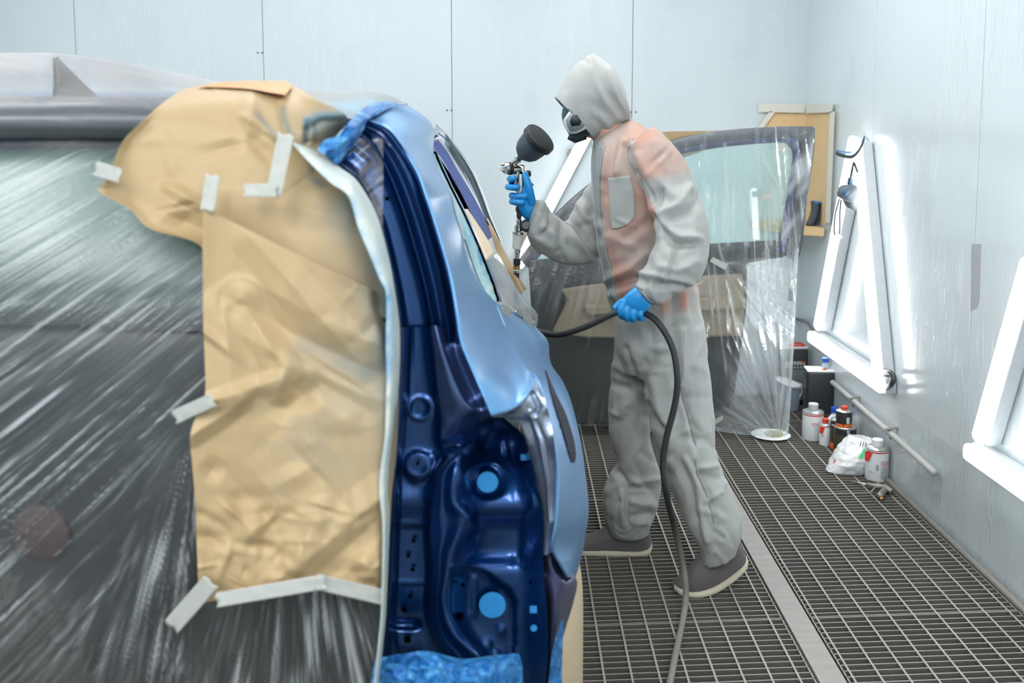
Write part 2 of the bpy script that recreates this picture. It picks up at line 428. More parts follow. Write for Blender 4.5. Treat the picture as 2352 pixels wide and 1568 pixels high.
# --- outer quarter panel
r1 = [
 [(845,274,1.78),(862,259,1.84),(885,247,1.92),(910,241,2.0),(932,240,2.12)],
 [(882,288,1.78),(905,276,1.9),(930,268,2.02),(955,264,2.15),(970,263,2.3)],
 [(910,315,1.78),(938,305,1.92),(962,299,2.08),(982,296,2.25),(996,294,2.42)],
 [(939,357,1.77),(960,353,1.92),(977,350,2.1),(988,350,2.25),(996,353,2.4)],
 [(964,401,1.76),(981,400,1.9),(995,400,2.06),(1006,400,2.22),(1014,400,2.34)],
 [(981,449,1.75),(1001,449,1.88),(1016,449,2.02),(1028,449,2.16),(1036,450,2.3)],
 [(1000,506,1.74),(1019,510,1.86),(1034,512,2.0),(1046,515,2.14),(1055,517,2.26)],
 [(1035,627,1.72),(1054,630,1.85),(1071,632,1.98),(1085,634,2.12),(1096,636,2.25)],
 [(1052,720,1.70),(1078,716,1.85),(1103,708,2.0),(1122,701,2.15),(1139,694,2.28)],
 [(1062,785,1.69),(1095,780,1.82),(1122,774,1.95),(1145,767,2.06),(1165,760,2.16)],
 [(1088,850,1.68),(1120,843,1.77),(1148,835,1.88),(1173,828,1.96),(1195,820,2.03)],
 [(1111,905,1.67),(1145,895,1.72),(1172,882,1.80),(1195,866,1.87),(1213,850,1.95)],
 [(1131,954,1.665),(1160,945,1.69),(1188,931,1.73),(1213,905,1.78),(1234,869,1.87)]]
r2 = [
 [(1139,694,2.28),(1150,700,2.4),(1170,712,2.5),(1200,732,2.62),(1228,752,2.75)],
 [(1165,760,2.16),(1190,768,2.28),(1213,775,2.4),(1236,781,2.5),(1257,788,2.62)],
 [(1195,820,2.03),(1217,822,2.14),(1236,823,2.26),(1250,825,2.38),(1262,832,2.52)],
 [(1213,850,1.95),(1237,852,2.06),(1254,854,2.18),(1266,857,2.3),(1276,866,2.45)],
 [(1234,869,1.87),(1256,878,1.98),(1274,886,2.1),(1288,894,2.22),(1301,906,2.42)],
 [(1256,932,1.81),(1275,932,1.92),(1292,933,2.05),(1305,935,2.18),(1315,945,2.36)],
 [(1274,1021,1.77),(1294,1020,1.88),(1311,1019,2.0),(1324,1019,2.12),(1334,1022,2.32)],
 [(1282,1115,1.75),(1304,1114,1.86),(1322,1113,1.98),(1337,1113,2.1),(1348,1113,2.28)],
 [(1279,1193,1.74),(1302,1191,1.84),(1323,1188,1.95),(1340,1184,2.06),(1352,1176,2.22)],
 [(1271,1257,1.74),(1294,1254,1.83),(1315,1249,1.93),(1332,1243,2.03),(1345,1228,2.18)],
 [(1287,1292,1.77),(1302,1291,1.83),(1315,1289,1.9),(1326,1287,2.0),(1336,1280,2.14)],
 [(1307,1326,1.81),(1311,1326,1.84),(1314,1328,1.88),(1317,1329,1.94),(1321,1328,2.06)]]
slot = [(1253,851),(1260,858),(1275,895),(1298,945),(1315,995),(1323,1040),(1322,1060),(1315,1064),(1308,1045),(1298,1005),(1281,955),(1264,900)]
G1 = loft_grid(r1, 8, 8); G2 = loft_grid(r2, 8, 8)
W1 = PN(G1); W2 = PN(G2)
def near_d(x, y):
    q = np.hypot(G2[..., 0]-x, G2[..., 1]-y); k = np.argsort(q.ravel())[:4]; w_ = 1/(q.ravel()[k]+.5); return float((G2[..., 2].ravel()[k]*w_).sum()/w_.sum())
srow = [((1252,849),(1255,850)),((1263,890),(1271,889)),((1272,922),(1286,921)),((1282,955),(1301,953)),((1298,1005),(1317,1004)),((1308,1042),(1323,1040)),((1315,1063),(1321,1061))]
srow = [[(a[0], a[1], 0), (b[0], b[1], 0)] for a, b in srow]
sheet('panel_slot', srow, 8, 7, lambda X, Y: np.vectorize(near_d)(X, Y)-.022, m_paint('slot_shade', (2, 12, 34), .0, .8, .0), CAR)  # dark sheet over the panel; its colour stands for shade in the slot
ext = []                                           # the skin carries on forward past what the photo sees
for k, (dx, dy) in enumerate(((.002, .12), (-.004, .3), (-.02, .55))):
    e_ = W2[:, -1].copy(); e_[:, 0] += dx; e_[:, 1] += dy*np.linspace(.15, 1, len(e_)); ext.append(e_)
W2 = np.concatenate([W2, np.stack(ext, 1)], 1)
n1 = W1.shape[0]*W1.shape[1]
qp = mesh('quarter_panel', np.vstack([W1.reshape(-1, 3), W2.reshape(-1, 3)]),
          grid_faces(*W1.shape[:2])+[tuple(n1+i for i in f) for f in grid_faces(*W2.shape[:2])], M_PAINT, CAR)
bm = bmesh.new(); bm.from_mesh(qp.data); bmesh.ops.remove_doubles(bm, verts=bm.verts[:], dist=.002); bm.to_mesh(qp.data); bm.free()
qp.data.polygons.foreach_set('use_smooth', [True]*len(qp.data.polygons)); mod(qp, 'SOLIDIFY', thickness=.004, offset=1)
# --- tailgate jamb: upper strip with its two rain ridges
up = [((774,377),(828,306),(840,291),(845,276)), ((797,394),(846,322),(872,307),(882,290)), ((819,414),(862,341),(893,331),(908,314)),
      ((845,453),(888,386),(920,374),(938,357)), ((862,487),(908,433),(943,421),(964,401)), ((880,542),(928,487),(960,470),(981,449)),
      ((893,597),(946,545),(979,527),(1000,506)), ((907,668),(973,640),(1008,633),(1035,627)), ((916,735),(991,726),(1024,722),(1052,720)),
      ((918,790),(999,787),(1032,784),(1062,785))]
rows = []
for a, A, B, E in up:
    a, A, B, E = map(np.array, (a, A, B, E)); a = a.astype(float)
    f = lambda p, q, s, d: (*(p+(q-p)*s), d)
    rows.append([f(a, A, 0, 1.735), f(a, A, .08, 1.728), f(a, A, .18, 1.765), f(a, A, .5, 1.774), f(a, A, .86, 1.772), f(a, A, .97, 1.751), f(A, B, .10, 1.752),
                 f(A, B, .45, 1.768), f(A, B, .72, 1.768), f(A, B, .95, 1.750), f(B, E, .12, 1.752), f(B, E, .45, 1.772), f(B, E, .8, 1.776), f(B, E, 1, 1.768)])
sheet('tailgate_jamb', rows, 8, 5, lambda X, Y: -.006*ridge(X, Y, [(862,313),(908,345),(945,405),(972,475),(1010,610),(1036,700)], 3.0)
      -.02*inpoly(X, Y, [(774,377),(800,345),(812,338),(852,372),(820,414)], 5), M_JAMB, CAR)
# --- lower jamb
aa = {751:(919,990),809:(918,998),870:(916,1004),901:(915,1007),970:(908,1013),1009:(905,1014),1042:(902,1020),1084:(898,1000),1150:(896,992),1220:(893,989),1324:(889,992),1386:(886,987),1454:(880,1000),1517:(873,1029),1590:(864,1052)}
rows = [[(a,y,1.725),(a+9,y,1.714),(a+16,y,1.73),(a+24,y,1.752),(a+30,y,1.757),((a+e)/2,y,1.76),(e-14,y,1.757),(e-6,y,1.742),(e,y,1.730)] for y, (a, e) in aa.items()]
def jf(X, Y):
    r = -.012*disc(X, Y, 965, 937, 29, 4)+.010*disc(X, Y, 965, 937, 22, 5)
    r += -.032*disc(X, Y, 960, 1070, 33, 14)+.006*disc(X, Y, 960, 1066, 22, 6)-.012*blob(X, Y, 1004, 1046, 14, 10)
    r += -.022*np.exp(-((Y-1150)/32)**2)*(X > 915)+.016/(1+np.exp(-np.clip((Y-1206)/1.5, -40, 40)))
    r += -.012*ridge(X, Y, [(918,1204),(985,1203)], 4)-.006*ridge(X, Y, [(905,1336),(990,1336)], 4)
    r += .03*inpoly(X, Y, [(905,1424),(960,1424),(960,1442),(905,1440)], 5)-.012*inpoly(X, Y, [(908,1446),(962,1446),(962,1492),(912,1492)], 6)
    return r*.5
sheet('tailgate_jamb', rows, 12, 6, jf, M_JAMB, CAR)
# --- corner plate between jamb and quarter panel
rows = [[(990,748,1.726),(1003,748,1.723),(1020,752,1.753),(1037,756,1.80),(1055,754,1.759)],
 [(997,800,1.723),(1017,800,1.715),(1036,800,1.762),(1052,800,1.767),(1068,798,1.740)],
 [(1003,865,1.726),(1041,868,1.715),(1060,868,1.759),(1076,868,1.767),(1094,866,1.734)],
 [(1008,910,1.731),(1060,912,1.715),(1080,912,1.756),(1096,911,1.764),(1112,909,1.729)],
 [(1011,945,1.740),(1075,941,1.720),(1095,939,1.740),(1110,938,1.742),(1125,936,1.726)],
 [(1012,978,1.748),(1062,966,1.740),(1086,957,1.748),(1107,950,1.745),(1128,944,1.726)],
 [(1014,1012,1.756),(1045,1003,1.767),(1075,990,1.767),(1103,974,1.762),(1131,957,1.731)]]
sheet('corner_plate', rows, 8, 8, None, M_PLATE, CAR)
rows = [[(1008,1004,1.772),(1040,994,1.785),(1080,975,1.78),(1134,953,1.73)],[(1014,1026,1.755),(1042,1014,1.745),(1075,996,1.75),(1130,957,1.725)],[(1018,1050,1.728),(1038,1042,1.728),(1070,1012,1.728),(1122,962,1.728)]]
sheet('lamp_seat', rows, 8, 8, lambda X, Y: -.012*blob(X, Y, 1050, 1020, 9, 6)-.008*blob(X, Y, 1075, 1000, 10, 6), M_JAMB, CAR)
# --- lamp recess
cav = {958:(1122,1126,1131,1137,1143,1149,1156),1000:(1081,1095,1112,1130,1160,1190,1204),1042:(1036,1050,1068,1100,1140,1190,1216),1084:(1000,1020,1048,1085,1130,1190,1227),
 1150:(992,1015,1045,1090,1140,1195,1243),1190:(990,1018,1075,1100,1145,1198,1247),1225:(989,1018,1062,1100,1150,1200,1247),1272:(990,1010,1040,1090,1140,1195,1246),1324:(992,1008,1029,1080,1140,1195,1250),
 1386:(987,1003,1021,1075,1140,1195,1255),1454:(1000,1015,1045,1090,1150,1200,1258),1517:(1029,1060,1105,1130,1165,1205,1257),1590:(1050,1080,1125,1150,1180,1210,1252)}
dd = {958:(1.73,1.77,1.80,1.82,1.83,1.82,1.79),1000:(1.73,1.78,1.83,1.88,1.91,1.90,1.80),1042:(1.73,1.765,1.79,1.86,1.90,1.90,1.80),1084:(1.73,1.765,1.758,1.82,1.86,1.865,1.80)}
df = (1.73,1.762,1.748,1.80,1.825,1.83,1.80)
rows = [[(x, y, d) for x, d in zip(xs, dd.get(y, df))] for y, xs in cav.items()]
sg = lambda x: 1/(1+np.exp(-np.clip(x, -40, 40)))
low_poly = [(1038,1306),(1085,1300),(1112,1312),(1168,1350),(1184,1380),(1184,1480),(1166,1530),(1110,1500),(1062,1450),(1032,1400)]
def cf(X, Y):
    r = .055*sg((Y-1193)/7)*sg((1288-Y)/9)*sg((X-1085+.35*(Y-1190))/6)*sg((1205-X)/5)
    r += -.012*ridge(X, Y, [(1160,1018),(1166,1056),(1200,1095),(1222,1138),(1226,1160),(1208,1186),(1206,1275)], 5)
    r += -.010*ridge(X, Y, [(1085,1300),(1102,1316),(1160,1345),(1181,1375),(1187,1420),(1182,1490)], 4)-.010*ridge(X, Y, [(1092,1325),(1086,1415)], 4)
    r += -.035*blob(X, Y, 1070, 1092, 17, 34)+.02*disc(X, Y, 1120, 1105, 40, 7)+.035*inpoly(X, Y, low_poly, 5)
    r += -.010*ridge(X, Y, [(1038,1303),(1075,1300),(1090,1306)], 5)-.014*inpoly(X, Y, [(1188,1030),(1222,1030),(1226,1068),(1192,1070)], 5)+.01*inpoly(X, Y, [(1197,1038),(1216,1038),(1218,1060),(1199,1060)], 3)
    r += -.010*blob(X, Y, 1152, 1448, 7, 11)-.010*blob(X, Y, 1122, 1478, 7, 10)-.010*blob(X, Y, 1142, 1503, 7, 10)
    r += -.014*ridge(X, Y, [(1069,1466),(1092,1490),(1111,1526)], 4)
    return r*.55
LR = sheet('lamp_recess', rows, 11, 10, cf, M_JAMB, CAR)
def cover(name, px, py, d, rpx, mat, label=None, sq=False, lift=.003):
    c = P(px, py, d); r = rpx/F*d; V = []; n = 4 if sq else 24
    nr = (Vector((0, 0, H))-c).normalized(); u, w, a = Vector((1, 0, 0)), Vector((0, 0, 1)), nr
    for j in range(n):
        t = 2*PI*j/n+(PI/4 if sq else 0); V.append(c+u*math.cos(t)*r+w*math.sin(t)*r)
    o = poly_plate(name, V, lift, mat, CAR); 
    if label: o['label'] = label
    return o
cover('hole_cover', 1120, 1106, 1.815, 25, M_COVER, 'round light blue hole cover in the lamp recess')
cover('hole_cover', 1131, 1388, 1.828, 32, M_COVER, 'larger round blue hole cover low in the lamp recess')
cover('hole_cover', 1203, 1049, 1.84, 10, M_COVER, None, True)
cover('hole_cover', 1225, 1398, 1.808, 12, M_COVER, None, True); cover('hole_cover', 1226, 1441, 1.808, 8, M_COVER)
for x, y, r, d, s in ((875,423,5,1.762,0),(889,456,5,1.762,0),(950,1241,5,1.760,0),(938,1276,6,1.760,1),(948,1307,5,1.760,0),(942,1368,5,1.760,0),(928,1399,8,1.760,1),(936,1468,11,1.750,1),(959,1064,4,1.738,0),(1063,1343,5,1.795,0),(1055,1414,13,1.79,1),(1218,1337,4,1.81,0)):
    cover('bolt_hole', x, y, d, r, M_BLACK, None, bool(s), .002)
# --- bright lamp flange and the bracket under it
rows = [[(1207,914,1.782),(1216,902,1.782),(1225,887,1.792),(1234,871,1.812)],[(1172,945,1.775),(1197,932,1.782),(1226,916,1.782),(1246,902,1.795)],
 [(1154,956,1.79),(1190,955,1.790),(1230,945,1.782),(1257,935,1.782)],[(1195,974,1.800),(1222,972,1.797),(1246,968,1.785),(1264,965,1.79)],
 [(1211,1021,1.805),(1232,1021,1.795),(1256,1021,1.78),(1274,1021,1.765)],[(1227,1084,1.808),(1244,1084,1.797),(1263,1084,1.785),(1280,1088,1.75)],
 [(1243,1150,1.808),(1254,1150,1.800),(1268,1150,1.79),(1281,1152,1.745)],[(1247,1220,1.808),(1255,1220,1.797),(1266,1220,1.785),(1276,1222,1.74)],
 [(1245,1275,1.808),(1252,1274,1.797),(1260,1272,1.79),(1271,1262,1.74)]]
sheet('lamp_flange', rows, 10, 7, lambda X, Y: .012*ridge(X, Y, [(1225,905),(1238,935),(1230,950)], 6)-.008*ridge(X, Y, [(1215,945),(1240,1010),(1258,1110),(1262,1200)], 4), M_FLANGE, CAR)
rows = [[(1245,1268,1.85),(1252,1268,1.82),(1262,1264,1.80),(1270,1260,1.80)],[(1247,1300,1.85),(1262,1300,1.81),(1278,1302,1.82),(1296,1305,1.85)],
 [(1250,1330,1.82),(1270,1332,1.81),(1296,1334,1.82),(1325,1332,1.9)],[(1254,1380,1.85),(1272,1382,1.81),(1292,1382,1.83),(1318,1380,1.9)],
 [(1257,1440,1.85),(1268,1440,1.82),(1280,1440,1.83),(1300,1440,1.88)],[(1256,1500,1.85),(1264,1500,1.82),(1274,1500,1.83),(1284,1500,1.86)],[(1252,1590,1.85),(1256,1590,1.83),(1260,1590,1.83),(1266,1590,1.85)]]
sheet('bumper_bracket', rows, 8, 6, lambda X, Y: .04*inpoly(X, Y, [(1264,1263),(1276,1262),(1309,1326),(1300,1334),(1280,1312)], 5)+.006*blob(X, Y, 1259, 1385, 4, 5)+.006*blob(X, Y, 1295, 1395, 4, 6), M_RAIL and m_paint('bracket_paint', (70, 74, 104), .7, .4), CAR)
# --- quarter window, its gasket, door opening, pillar, roof rail
qw = [[(994,357,2.42),(996,355,2.43),(998,352,2.44)],[(1002,374,2.36),(1007,380,2.4),(1012,386,2.44)],[(1022,420,2.32),(1028,426,2.37),(1034,432,2.43)],
 [(1045,468,2.28),(1055,480,2.35),(1064,492,2.43)],[(1069,547,2.26),(1080,549,2.32),(1091,551,2.4)],[(1092,619,2.25),(1103,613,2.3),(1113,607,2.38)],
 [(1113,664,2.25),(1122,658,2.29),(1131,653,2.35)],[(1138,694,2.27),(1140,692,2.29),(1142,690,2.31)]]
def m_qw():
    t = NT('masked_quarter_glass'); a = t.noise(t.co((1, 1, 3), (0, .4, 0)), 9, 4, .6, 1.0)
    c = t.ramp(a, [(.25, lin((40, 130, 196))), (.42, lin((126, 186, 206))), (.58, lin((176, 206, 204))), (.75, lin((214, 222, 214)))])
    return t.done(t.bsdf(c, .3, 0, t.bump(a, .4, .01)))
sheet('quarter_window', qw, 8, 6, lambda X, Y: .004*np.sin(X*.3+Y*.16), m_qw(), CAR)
tube('window_gasket', [PN(np.array([r[2][0]+1, r[2][1], r[2][2]])) for r in qw][:], .0045, M_BLACK, CAR, 8)
strip = [[(1000,352,2.5),(1004,350,2.62)],[(1036,432,2.5),(1041,430,2.62)],[(1066,492,2.5),(1072,490,2.62)],[(1093,551,2.47),(1100,549,2.6)],[(1115,607,2.45),(1123,604,2.6)],[(1133,653,2.42),(1142,650,2.6)],[(1144,692,2.38),(1153,694,2.55)]]
sheet('door_opening', strip, 6, 4, None, M_PAINT, CAR)
rail = [[(990,316,2.46),(996,300,2.5),(1003,284,2.46)],[(1014,305,2.75),(1020,301,2.8),(1021,303,2.9)],[(1031,330,3.0),(1040,329,3.0),(1046,332,3.1)],[(1044,359,3.2),(1058,354,3.2),(1071,364,3.35)],
 [(1071,403,3.5),(1085,398,3.5),(1096,406,3.65)],[(1096,454,3.8),(1107,448,3.8),(1115,454,3.95)],[(1115,500,4.1),(1124,494,4.1),(1130,500,4.25)],[(1148,556,4.4),(1150,553,4.4),(1152,554,4.5)]]
sheet('roof_rail', rail, 8, 8, None, M_RAIL, CAR)
wl = [[(991,324,2.5),(1010,310,2.72)],[(1007,322,2.75),(1030,331,3.02)],[(1029,351,2.95),(1043,359,3.22)],[(1050,388,3.1),(1070,403,3.52)],[(1077,432,3.2),(1095,454,3.82)],[(1108,488,3.3),(1114,500,4.1)],[(1122,512,3.4),(1130,526,4.2)]]
sheet('seal_flange', wl, 6, 4, None, simple('seal_white', (196, 206, 212), .3, .3), CAR)
nv = [[(989,331,2.52),(1006,322,2.74)],[(1003,348,2.6),(1029,351,2.94)],[(1025,382,2.7),(1045,380,3.05)],[(1052,435,2.8),(1077,432,3.15)],[(1071,472,2.88),(1096,466,3.22)],[(1095,513,2.95),(1116,506,3.3)],[(1119,552,3.05),(1131,544,3.35)]]
sheet('centre_pillar', nv, 6, 4, None, M_NAVY, CAR)
tube('seal_strip', [P(998, 352, 2.6), P(1012, 374, 2.68), P(1033, 406, 2.76), P(1054, 444, 2.82), P(1078, 492, 2.88)], .006, M_BLACK, CAR, 8)
# dark fin added under the roof film as the tent fold's shade
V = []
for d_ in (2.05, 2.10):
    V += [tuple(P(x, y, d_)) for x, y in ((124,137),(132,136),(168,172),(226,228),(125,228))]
fin = mesh('fold_shade_fin', V, [(0,1,2,3,4),(9,8,7,6,5)]+[(i,(i+1)%5+0,(i+1)%5+5,i+5) for i in range(5)], M_DARKBODY, CAR, False); mod(fin, 'BEVEL', width=.008, segments=3)
# --- roof skin, tailgate, spoiler, rear window, lower shell and wheels
rf = [[(x, y, d) for x, y, d in r] for r in (
 ((-420,243,1.80),(60,240,1.80),(400,243,1.80),(640,250,1.79),(790,268,1.79),(846,276,1.80)),
 ((-420,226,2.0),(60,222,2.0),(400,224,2.0),(640,228,1.98),(800,240,1.96),(905,243,2.02)),
 ((-420,214,2.6),(60,210,2.6),(400,210,2.6),(640,213,2.6),(800,221,2.5),(925,245,2.2)))]
G = loft_grid(rf, 6, 6); Wr = PN(G)
def to_rail(y, dz, tgt):
    r = Wr[-1].copy(); r[:, 1] += y-r[-1, 1]; r[:, 2] -= dz; w_ = np.linspace(0, 1, len(r))[:, None]**4; return r+(np.array(tgt)-r[-1])*w_
e1 = to_rail(3.1, .012, P(1044, 331, 3.1)); e2 = to_rail(3.6, .07, P(1094, 404, 3.6))
Wr = np.concatenate([Wr, np.stack([e1, e2])], 0)
o = mesh('roof', Wr.reshape(-1, 3), grid_faces(*Wr.shape[:2]), M_PAINT, CAR); mod(o, 'SOLIDIFY', thickness=.015, offset=-1)
xs = (-420, -100, 200, 480, 700)
sheet('spoiler', [[(x, y, d) for x in xs] for y, d in ((222,1.86),(236,1.74),(262,1.70),(295,1.70),(313,1.73),(322,1.80))], 5, 4, None, simple('spoiler_grey', (86, 92, 100), .3, .2), CAR)
sheet('window_frame', [[(x, y, d) for x in xs] for y, d in ((308,1.82),(318,1.765),(338,1.76),(346,1.79))], 4, 4, None, simple('frame_navy', (40, 44, 70), .4), CAR)
def m_glass():
    t = NT('tinted_rear_glass'); cc_ = t.n('ShaderNodeTexCoord'); sp = t.n('ShaderNodeSeparateXYZ'); t.l(cc_.outputs['Object'], sp.inputs[0])
    frit = t.ramp(sp.outputs[2], [(0, (0, 0, 0)), (1, (1, 1, 1))]); fr = t.n('ShaderNodeMapRange'); fr.inputs[1].default_value = P(200, 740, 1.67).z; fr.inputs[2].default_value = P(200, 500, 1.72).z; t.l(sp.outputs[2], fr.inputs[0])
    return t.done(t.bsdf(t.mix(fr.outputs[0], lin((42, 46, 46)), t.mix(t.noise(t.co(), 2), lin((40, 80, 72)), lin((56, 104, 94)))), .22, .0, None, Coat_Weight=.0, Specular_IOR_Level=.5))
sheet('rear_window', [[(x, y, d) for x in xs] for y, d in ((340,1.775),(440,1.745),(540,1.715),(640,1.69),(760,1.668))], 4, 4, None, m_glass(), CAR)
tg = sheet('tailgate', [[(x, y, d+(.0 if x < 480 else .03)) for x in (-420,-100,200,480,700,872)] for y, d in ((740,1.69),(765,1.65),(900,1.63),(1100,1.62),(1300,1.63),(1590,1.66))], 5, 4, None, M_DARKBODY, CAR)
lathe('tail_lamp', [(.05,-.004),(.046,.004),(.03,.010),(0,.012)], P(95, 1222, 1.618), (0, -1, 0), 40, simple('lamp_red', (56, 42, 42), .6), CAR)
sheet('tailgate', [[(690,y,d+.03),(780,y,d+.06),(a-1,y,1.70)] for y, d, a in ((350,1.72,760),(420,1.70,822),(520,1.68,872),(640,1.66,900),(740,1.64,916))], 5, 5, None, M_DARKBODY, CAR)['label'] = 'tailgate edge behind the paper'
def shell(name, sec, y0, y1, mat, n=8):
    """lower body: cross-section (x,z) swept along y"""
    ys = np.linspace(y0, y1, n); V = [(x, y, z) for y in ys for x, z in sec]; m_ = len(sec)
    f = grid_faces(n, m_, close_c=True)+[tuple(range(m_))[::-1], tuple((n-1)*m_+j for j in range(m_))]
    o = mesh(name, V, f, mat, CAR, False); return o
shell('body_shell', [(-1.68,.30),(-.10,.30),(.0,.42),(.0,.66),(-.14,.72),(-.17,.92),(-.3,.95),(-1.5,.95),(-1.72,.72),(-1.74,.42)], 2.55, 5.0, M_DARKBODY)
shell('bumper_bar', [(-1.55,.42),(-.22,.42),(-.20,.56),(-1.57,.56)], 1.80, 1.95, M_DARKBODY, 2)
shell('underbody', [(-1.6,.26),(-.12,.26),(-.10,.40),(-1.62,.40)], 1.9, 2.6, M_DARKBODY, 2)
for x, y in ((-.17, 2.45), (-1.55, 2.45), (-.17, 4.75), (-1.55, 4.75)):
    wv = lathe('wheel', [(0,-.02),(.10,-.02),(.14,-.04),(.19,-.03),(.205,-.01),(.29,-.0),(.315,.02),(.32,.06),(.32,.15),(.31,.19),(.28,.2),(0,.2)], (x+(.03 if x > -1 else -.03), y, .32), (-1 if x > -1 else 1, 0, 0), 40, M_RUBBER, CAR)
    lathe('rim', [(0,-.03),(.03,-.035),(.06,-.02),(.13,-.022),(.185,-.034),(.19,-.02)], (x+(.03 if x > -1 else -.03), y, .32), (-1 if x > -1 else 1, 0, 0), 30, simple('rim_grey', (130, 132, 136), .35, .7), wv)
# ================================================================ MASKING ON THE CAR
def m_paper(name='kraft_paper', c0=(164, 140, 103), c1=(186, 163, 125)):
    t = NT(name); f = t.noise(t.co(), 5, 4, .6); g = t.noise(t.co((1, 1, 6)), 160, 2)
    c = t.mix(f, lin(c0), lin(c1)); c = t.mix(t.math('MULTIPLY', g, .12), c, lin((150, 120, 84)))
    tint = t.attr('tint'); spray = t.ramp(t.noise(t.co(), 14, 4, .6), [(.3, (.55, .55, .55)), (.7, (1, 1, 1))])
    c = t.mix(t.math('MULTIPLY', tint, spray), c, lin((66, 104, 118)))
    return t.done(t.bsdf(c, .55, 0, t.bump(t.noise(t.co(), 120, 3), .06, .002), Specular_IOR_Level=.35))
M_PAPER = m_paper()
def m_tape(name='masking_tape', rgb=(182, 183, 177), spray=(70, 150, 196)):
    t = NT(name); g = t.noise(t.co(), 110, 3); c = t.mix(g, lin(tuple(x-12 for x in rgb)), lin(rgb))
    n = t.ramp(t.noise(t.co(), 16, 4, .6, .6), [(.3, (.1, .1, .1)), (.6, (1, 1, 1))])
    c = t.mix(t.math('MULTIPLY', t.attr('tint'), n), c, lin(spray))
    return t.done(t.bsdf(c, .6, 0, t.bump(g, .1, .002)))
M_TAPE = m_tape()
def m_film(name, base=.10, gain=.65, tintc=(225, 230, 232), rough=.16, bstr=.0, gl=.10, fr=.4):
    """thin clear plastic sheet: see-through, milky where it is gathered, glossy"""
    t = NT(name); s = t.attr('tint')
    tr = t.n('ShaderNodeBsdfTransparent'); tr.inputs[0].default_value = (.97, .98, .98, 1)
    df = t.n('ShaderNodeBsdfDiffuse'); df.inputs[0].default_value = lin(tintc)
    tl = t.n('ShaderNodeBsdfTranslucent'); tl.inputs[0].default_value = lin(tintc)
    milk = t.mixsh(.4, df.outputs[0], tl.outputs[0])
    al = t.math('ADD', t.math('MULTIPLY', s, gain), base)
    body = t.mixsh(al, tr.outputs[0], milk)
    g = t.n('ShaderNodeBsdfGlossy'); g.inputs['Roughness'].default_value = rough; g.inputs['Color'].default_value = (1, 1, 1, 1)
    if bstr:
        nb = t.bump(t.noise(t.co(), 30, 3, .5, 1.5), bstr, .01); t.l(nb, g.inputs['Normal'])
    lw = t.n('ShaderNodeLayerWeight'); lw.inputs[0].default_value = .35
    gf = t.math('ADD', t.math('MULTIPLY', lw.outputs['Fresnel'], fr), gl)
    return t.done(t.mixsh(gf, body, g.outputs[0]))
M_FILM = m_film('clear_film', .025, .62, rough=.24, gl=.015, fr=.2)
def streak(X, Y, c, ka, kr, seed, wob=0):
    """folds radiating from point c: noise in angle, slow along the radius"""
    dx, dy = X-c[0], Y-c[1]; r = np.hypot(dx, dy); a = np.arctan2(dy, dx)
    q = np.stack([a*ka+wob*np.sin(r/140), r*kr, np.zeros_like(a)], -1)
    n = vnoise(q*np.array([9.7, 2.6, 1]), 1.0, seed+8)*.18+vnoise(q, 1.0, seed)*.6+vnoise(q*np.array([2.3, 1.6, 1]), 1.0, seed+3)*.4+vnoise(q*np.array([5.1, 2.2, 1]), 1.0, seed+5)*.25
    return n
def film_feat(X, Y):
    A = streak(X, Y, (2000, -550), 260, .0035, 11); B = streak(X, Y, (680, 860), 34, .005, 23); Cc = streak(X, Y, (455, 925), 30, .006, 31)
    wB = sg((Y-1330)/25)*sg((X-430)/30); wC = sg((Y-985)/40)*sg((X-330+.32*(Y-1000))/40)*(1-wB)
    return A*(1-wB)*(1-wC)+B*wB+Cc*wC
rows = [[(x, y, d+(.012 if x < 460 else .03)) for x in (-420,-100,200,470,690,880)] for y, d in ((318,1.73),(400,1.715),(520,1.68),(640,1.645),(720,1.615),(900,1.60),(1100,1.59),(1300,1.60),(1590,1.63))]
def film_attr(X, Y):
    s = film_feat(X, Y); glass = sg((700-Y)/60)*sg((Y-345)/8)
    v = np.clip((s-.06)*1.9, 0, 1)**1.4
    v = v*(1-.45*glass)+.13*glass*blob(X, Y, 120, 470, 190, 130)  # pale blob painted in for the soft lamp reflection on the glass
    # thumb prints and tape residue marks
    return np.clip(v+.06*sg((vnoise(np.stack([X, Y, X*0], -1), .012, 5)-.2)*9), 0, 1)
o = sheet('masking_film', rows, 66, 76, lambda X, Y: .0046*film_feat(X, Y)*sg((Y-350)/20)*(.26+.74*sg((Y-640)/60)), M_FILM, None, attr=film_attr)
tag(o, 'clear plastic masking film stretched in long folds over the tailgate and rear window', 'plastic film')
# roof film with the tent fold
xs = (-420, -60, 60, 118, 132, 200, 330, 430, 520)
top = dict(zip(xs, (127, 125, 124, 124, 125, 133, 152, 174, 191)))
rows = [[(x, 320, 1.715) for x in xs], [(x, 290, 1.685) for x in xs], [(x, 255, 1.69) for x in xs], [(x, 228, 1.73) for x in xs],
        [(x+3, 226+(top[x]-226)*.35, 1.80+(.05 if 125 < x < 250 else 0)) for x in xs], [(x+1, 226+(top[x]-226)*.75, 1.90+(.06 if 125 < x < 210 else 0)) for x in xs], [(x, top[x], 2.14) for x in xs], [(x, top[x]+6, 2.4) for x in xs], [(x, 206, 2.8) for x in xs]]
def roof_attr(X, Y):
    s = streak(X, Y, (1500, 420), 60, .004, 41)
    fin = inpoly(X, Y, [(119,124),(132,124),(190,150),(250,228),(100,228)], 40)  # film thinned over the fin so its dark shows as fold shade
    return np.clip(sg((232-Y)/8)*(.75+.3*s)*(1-.6*fin)+(Y >= 228)*(.0+.25*np.clip(s-.2, 0, 1)), 0, 1)
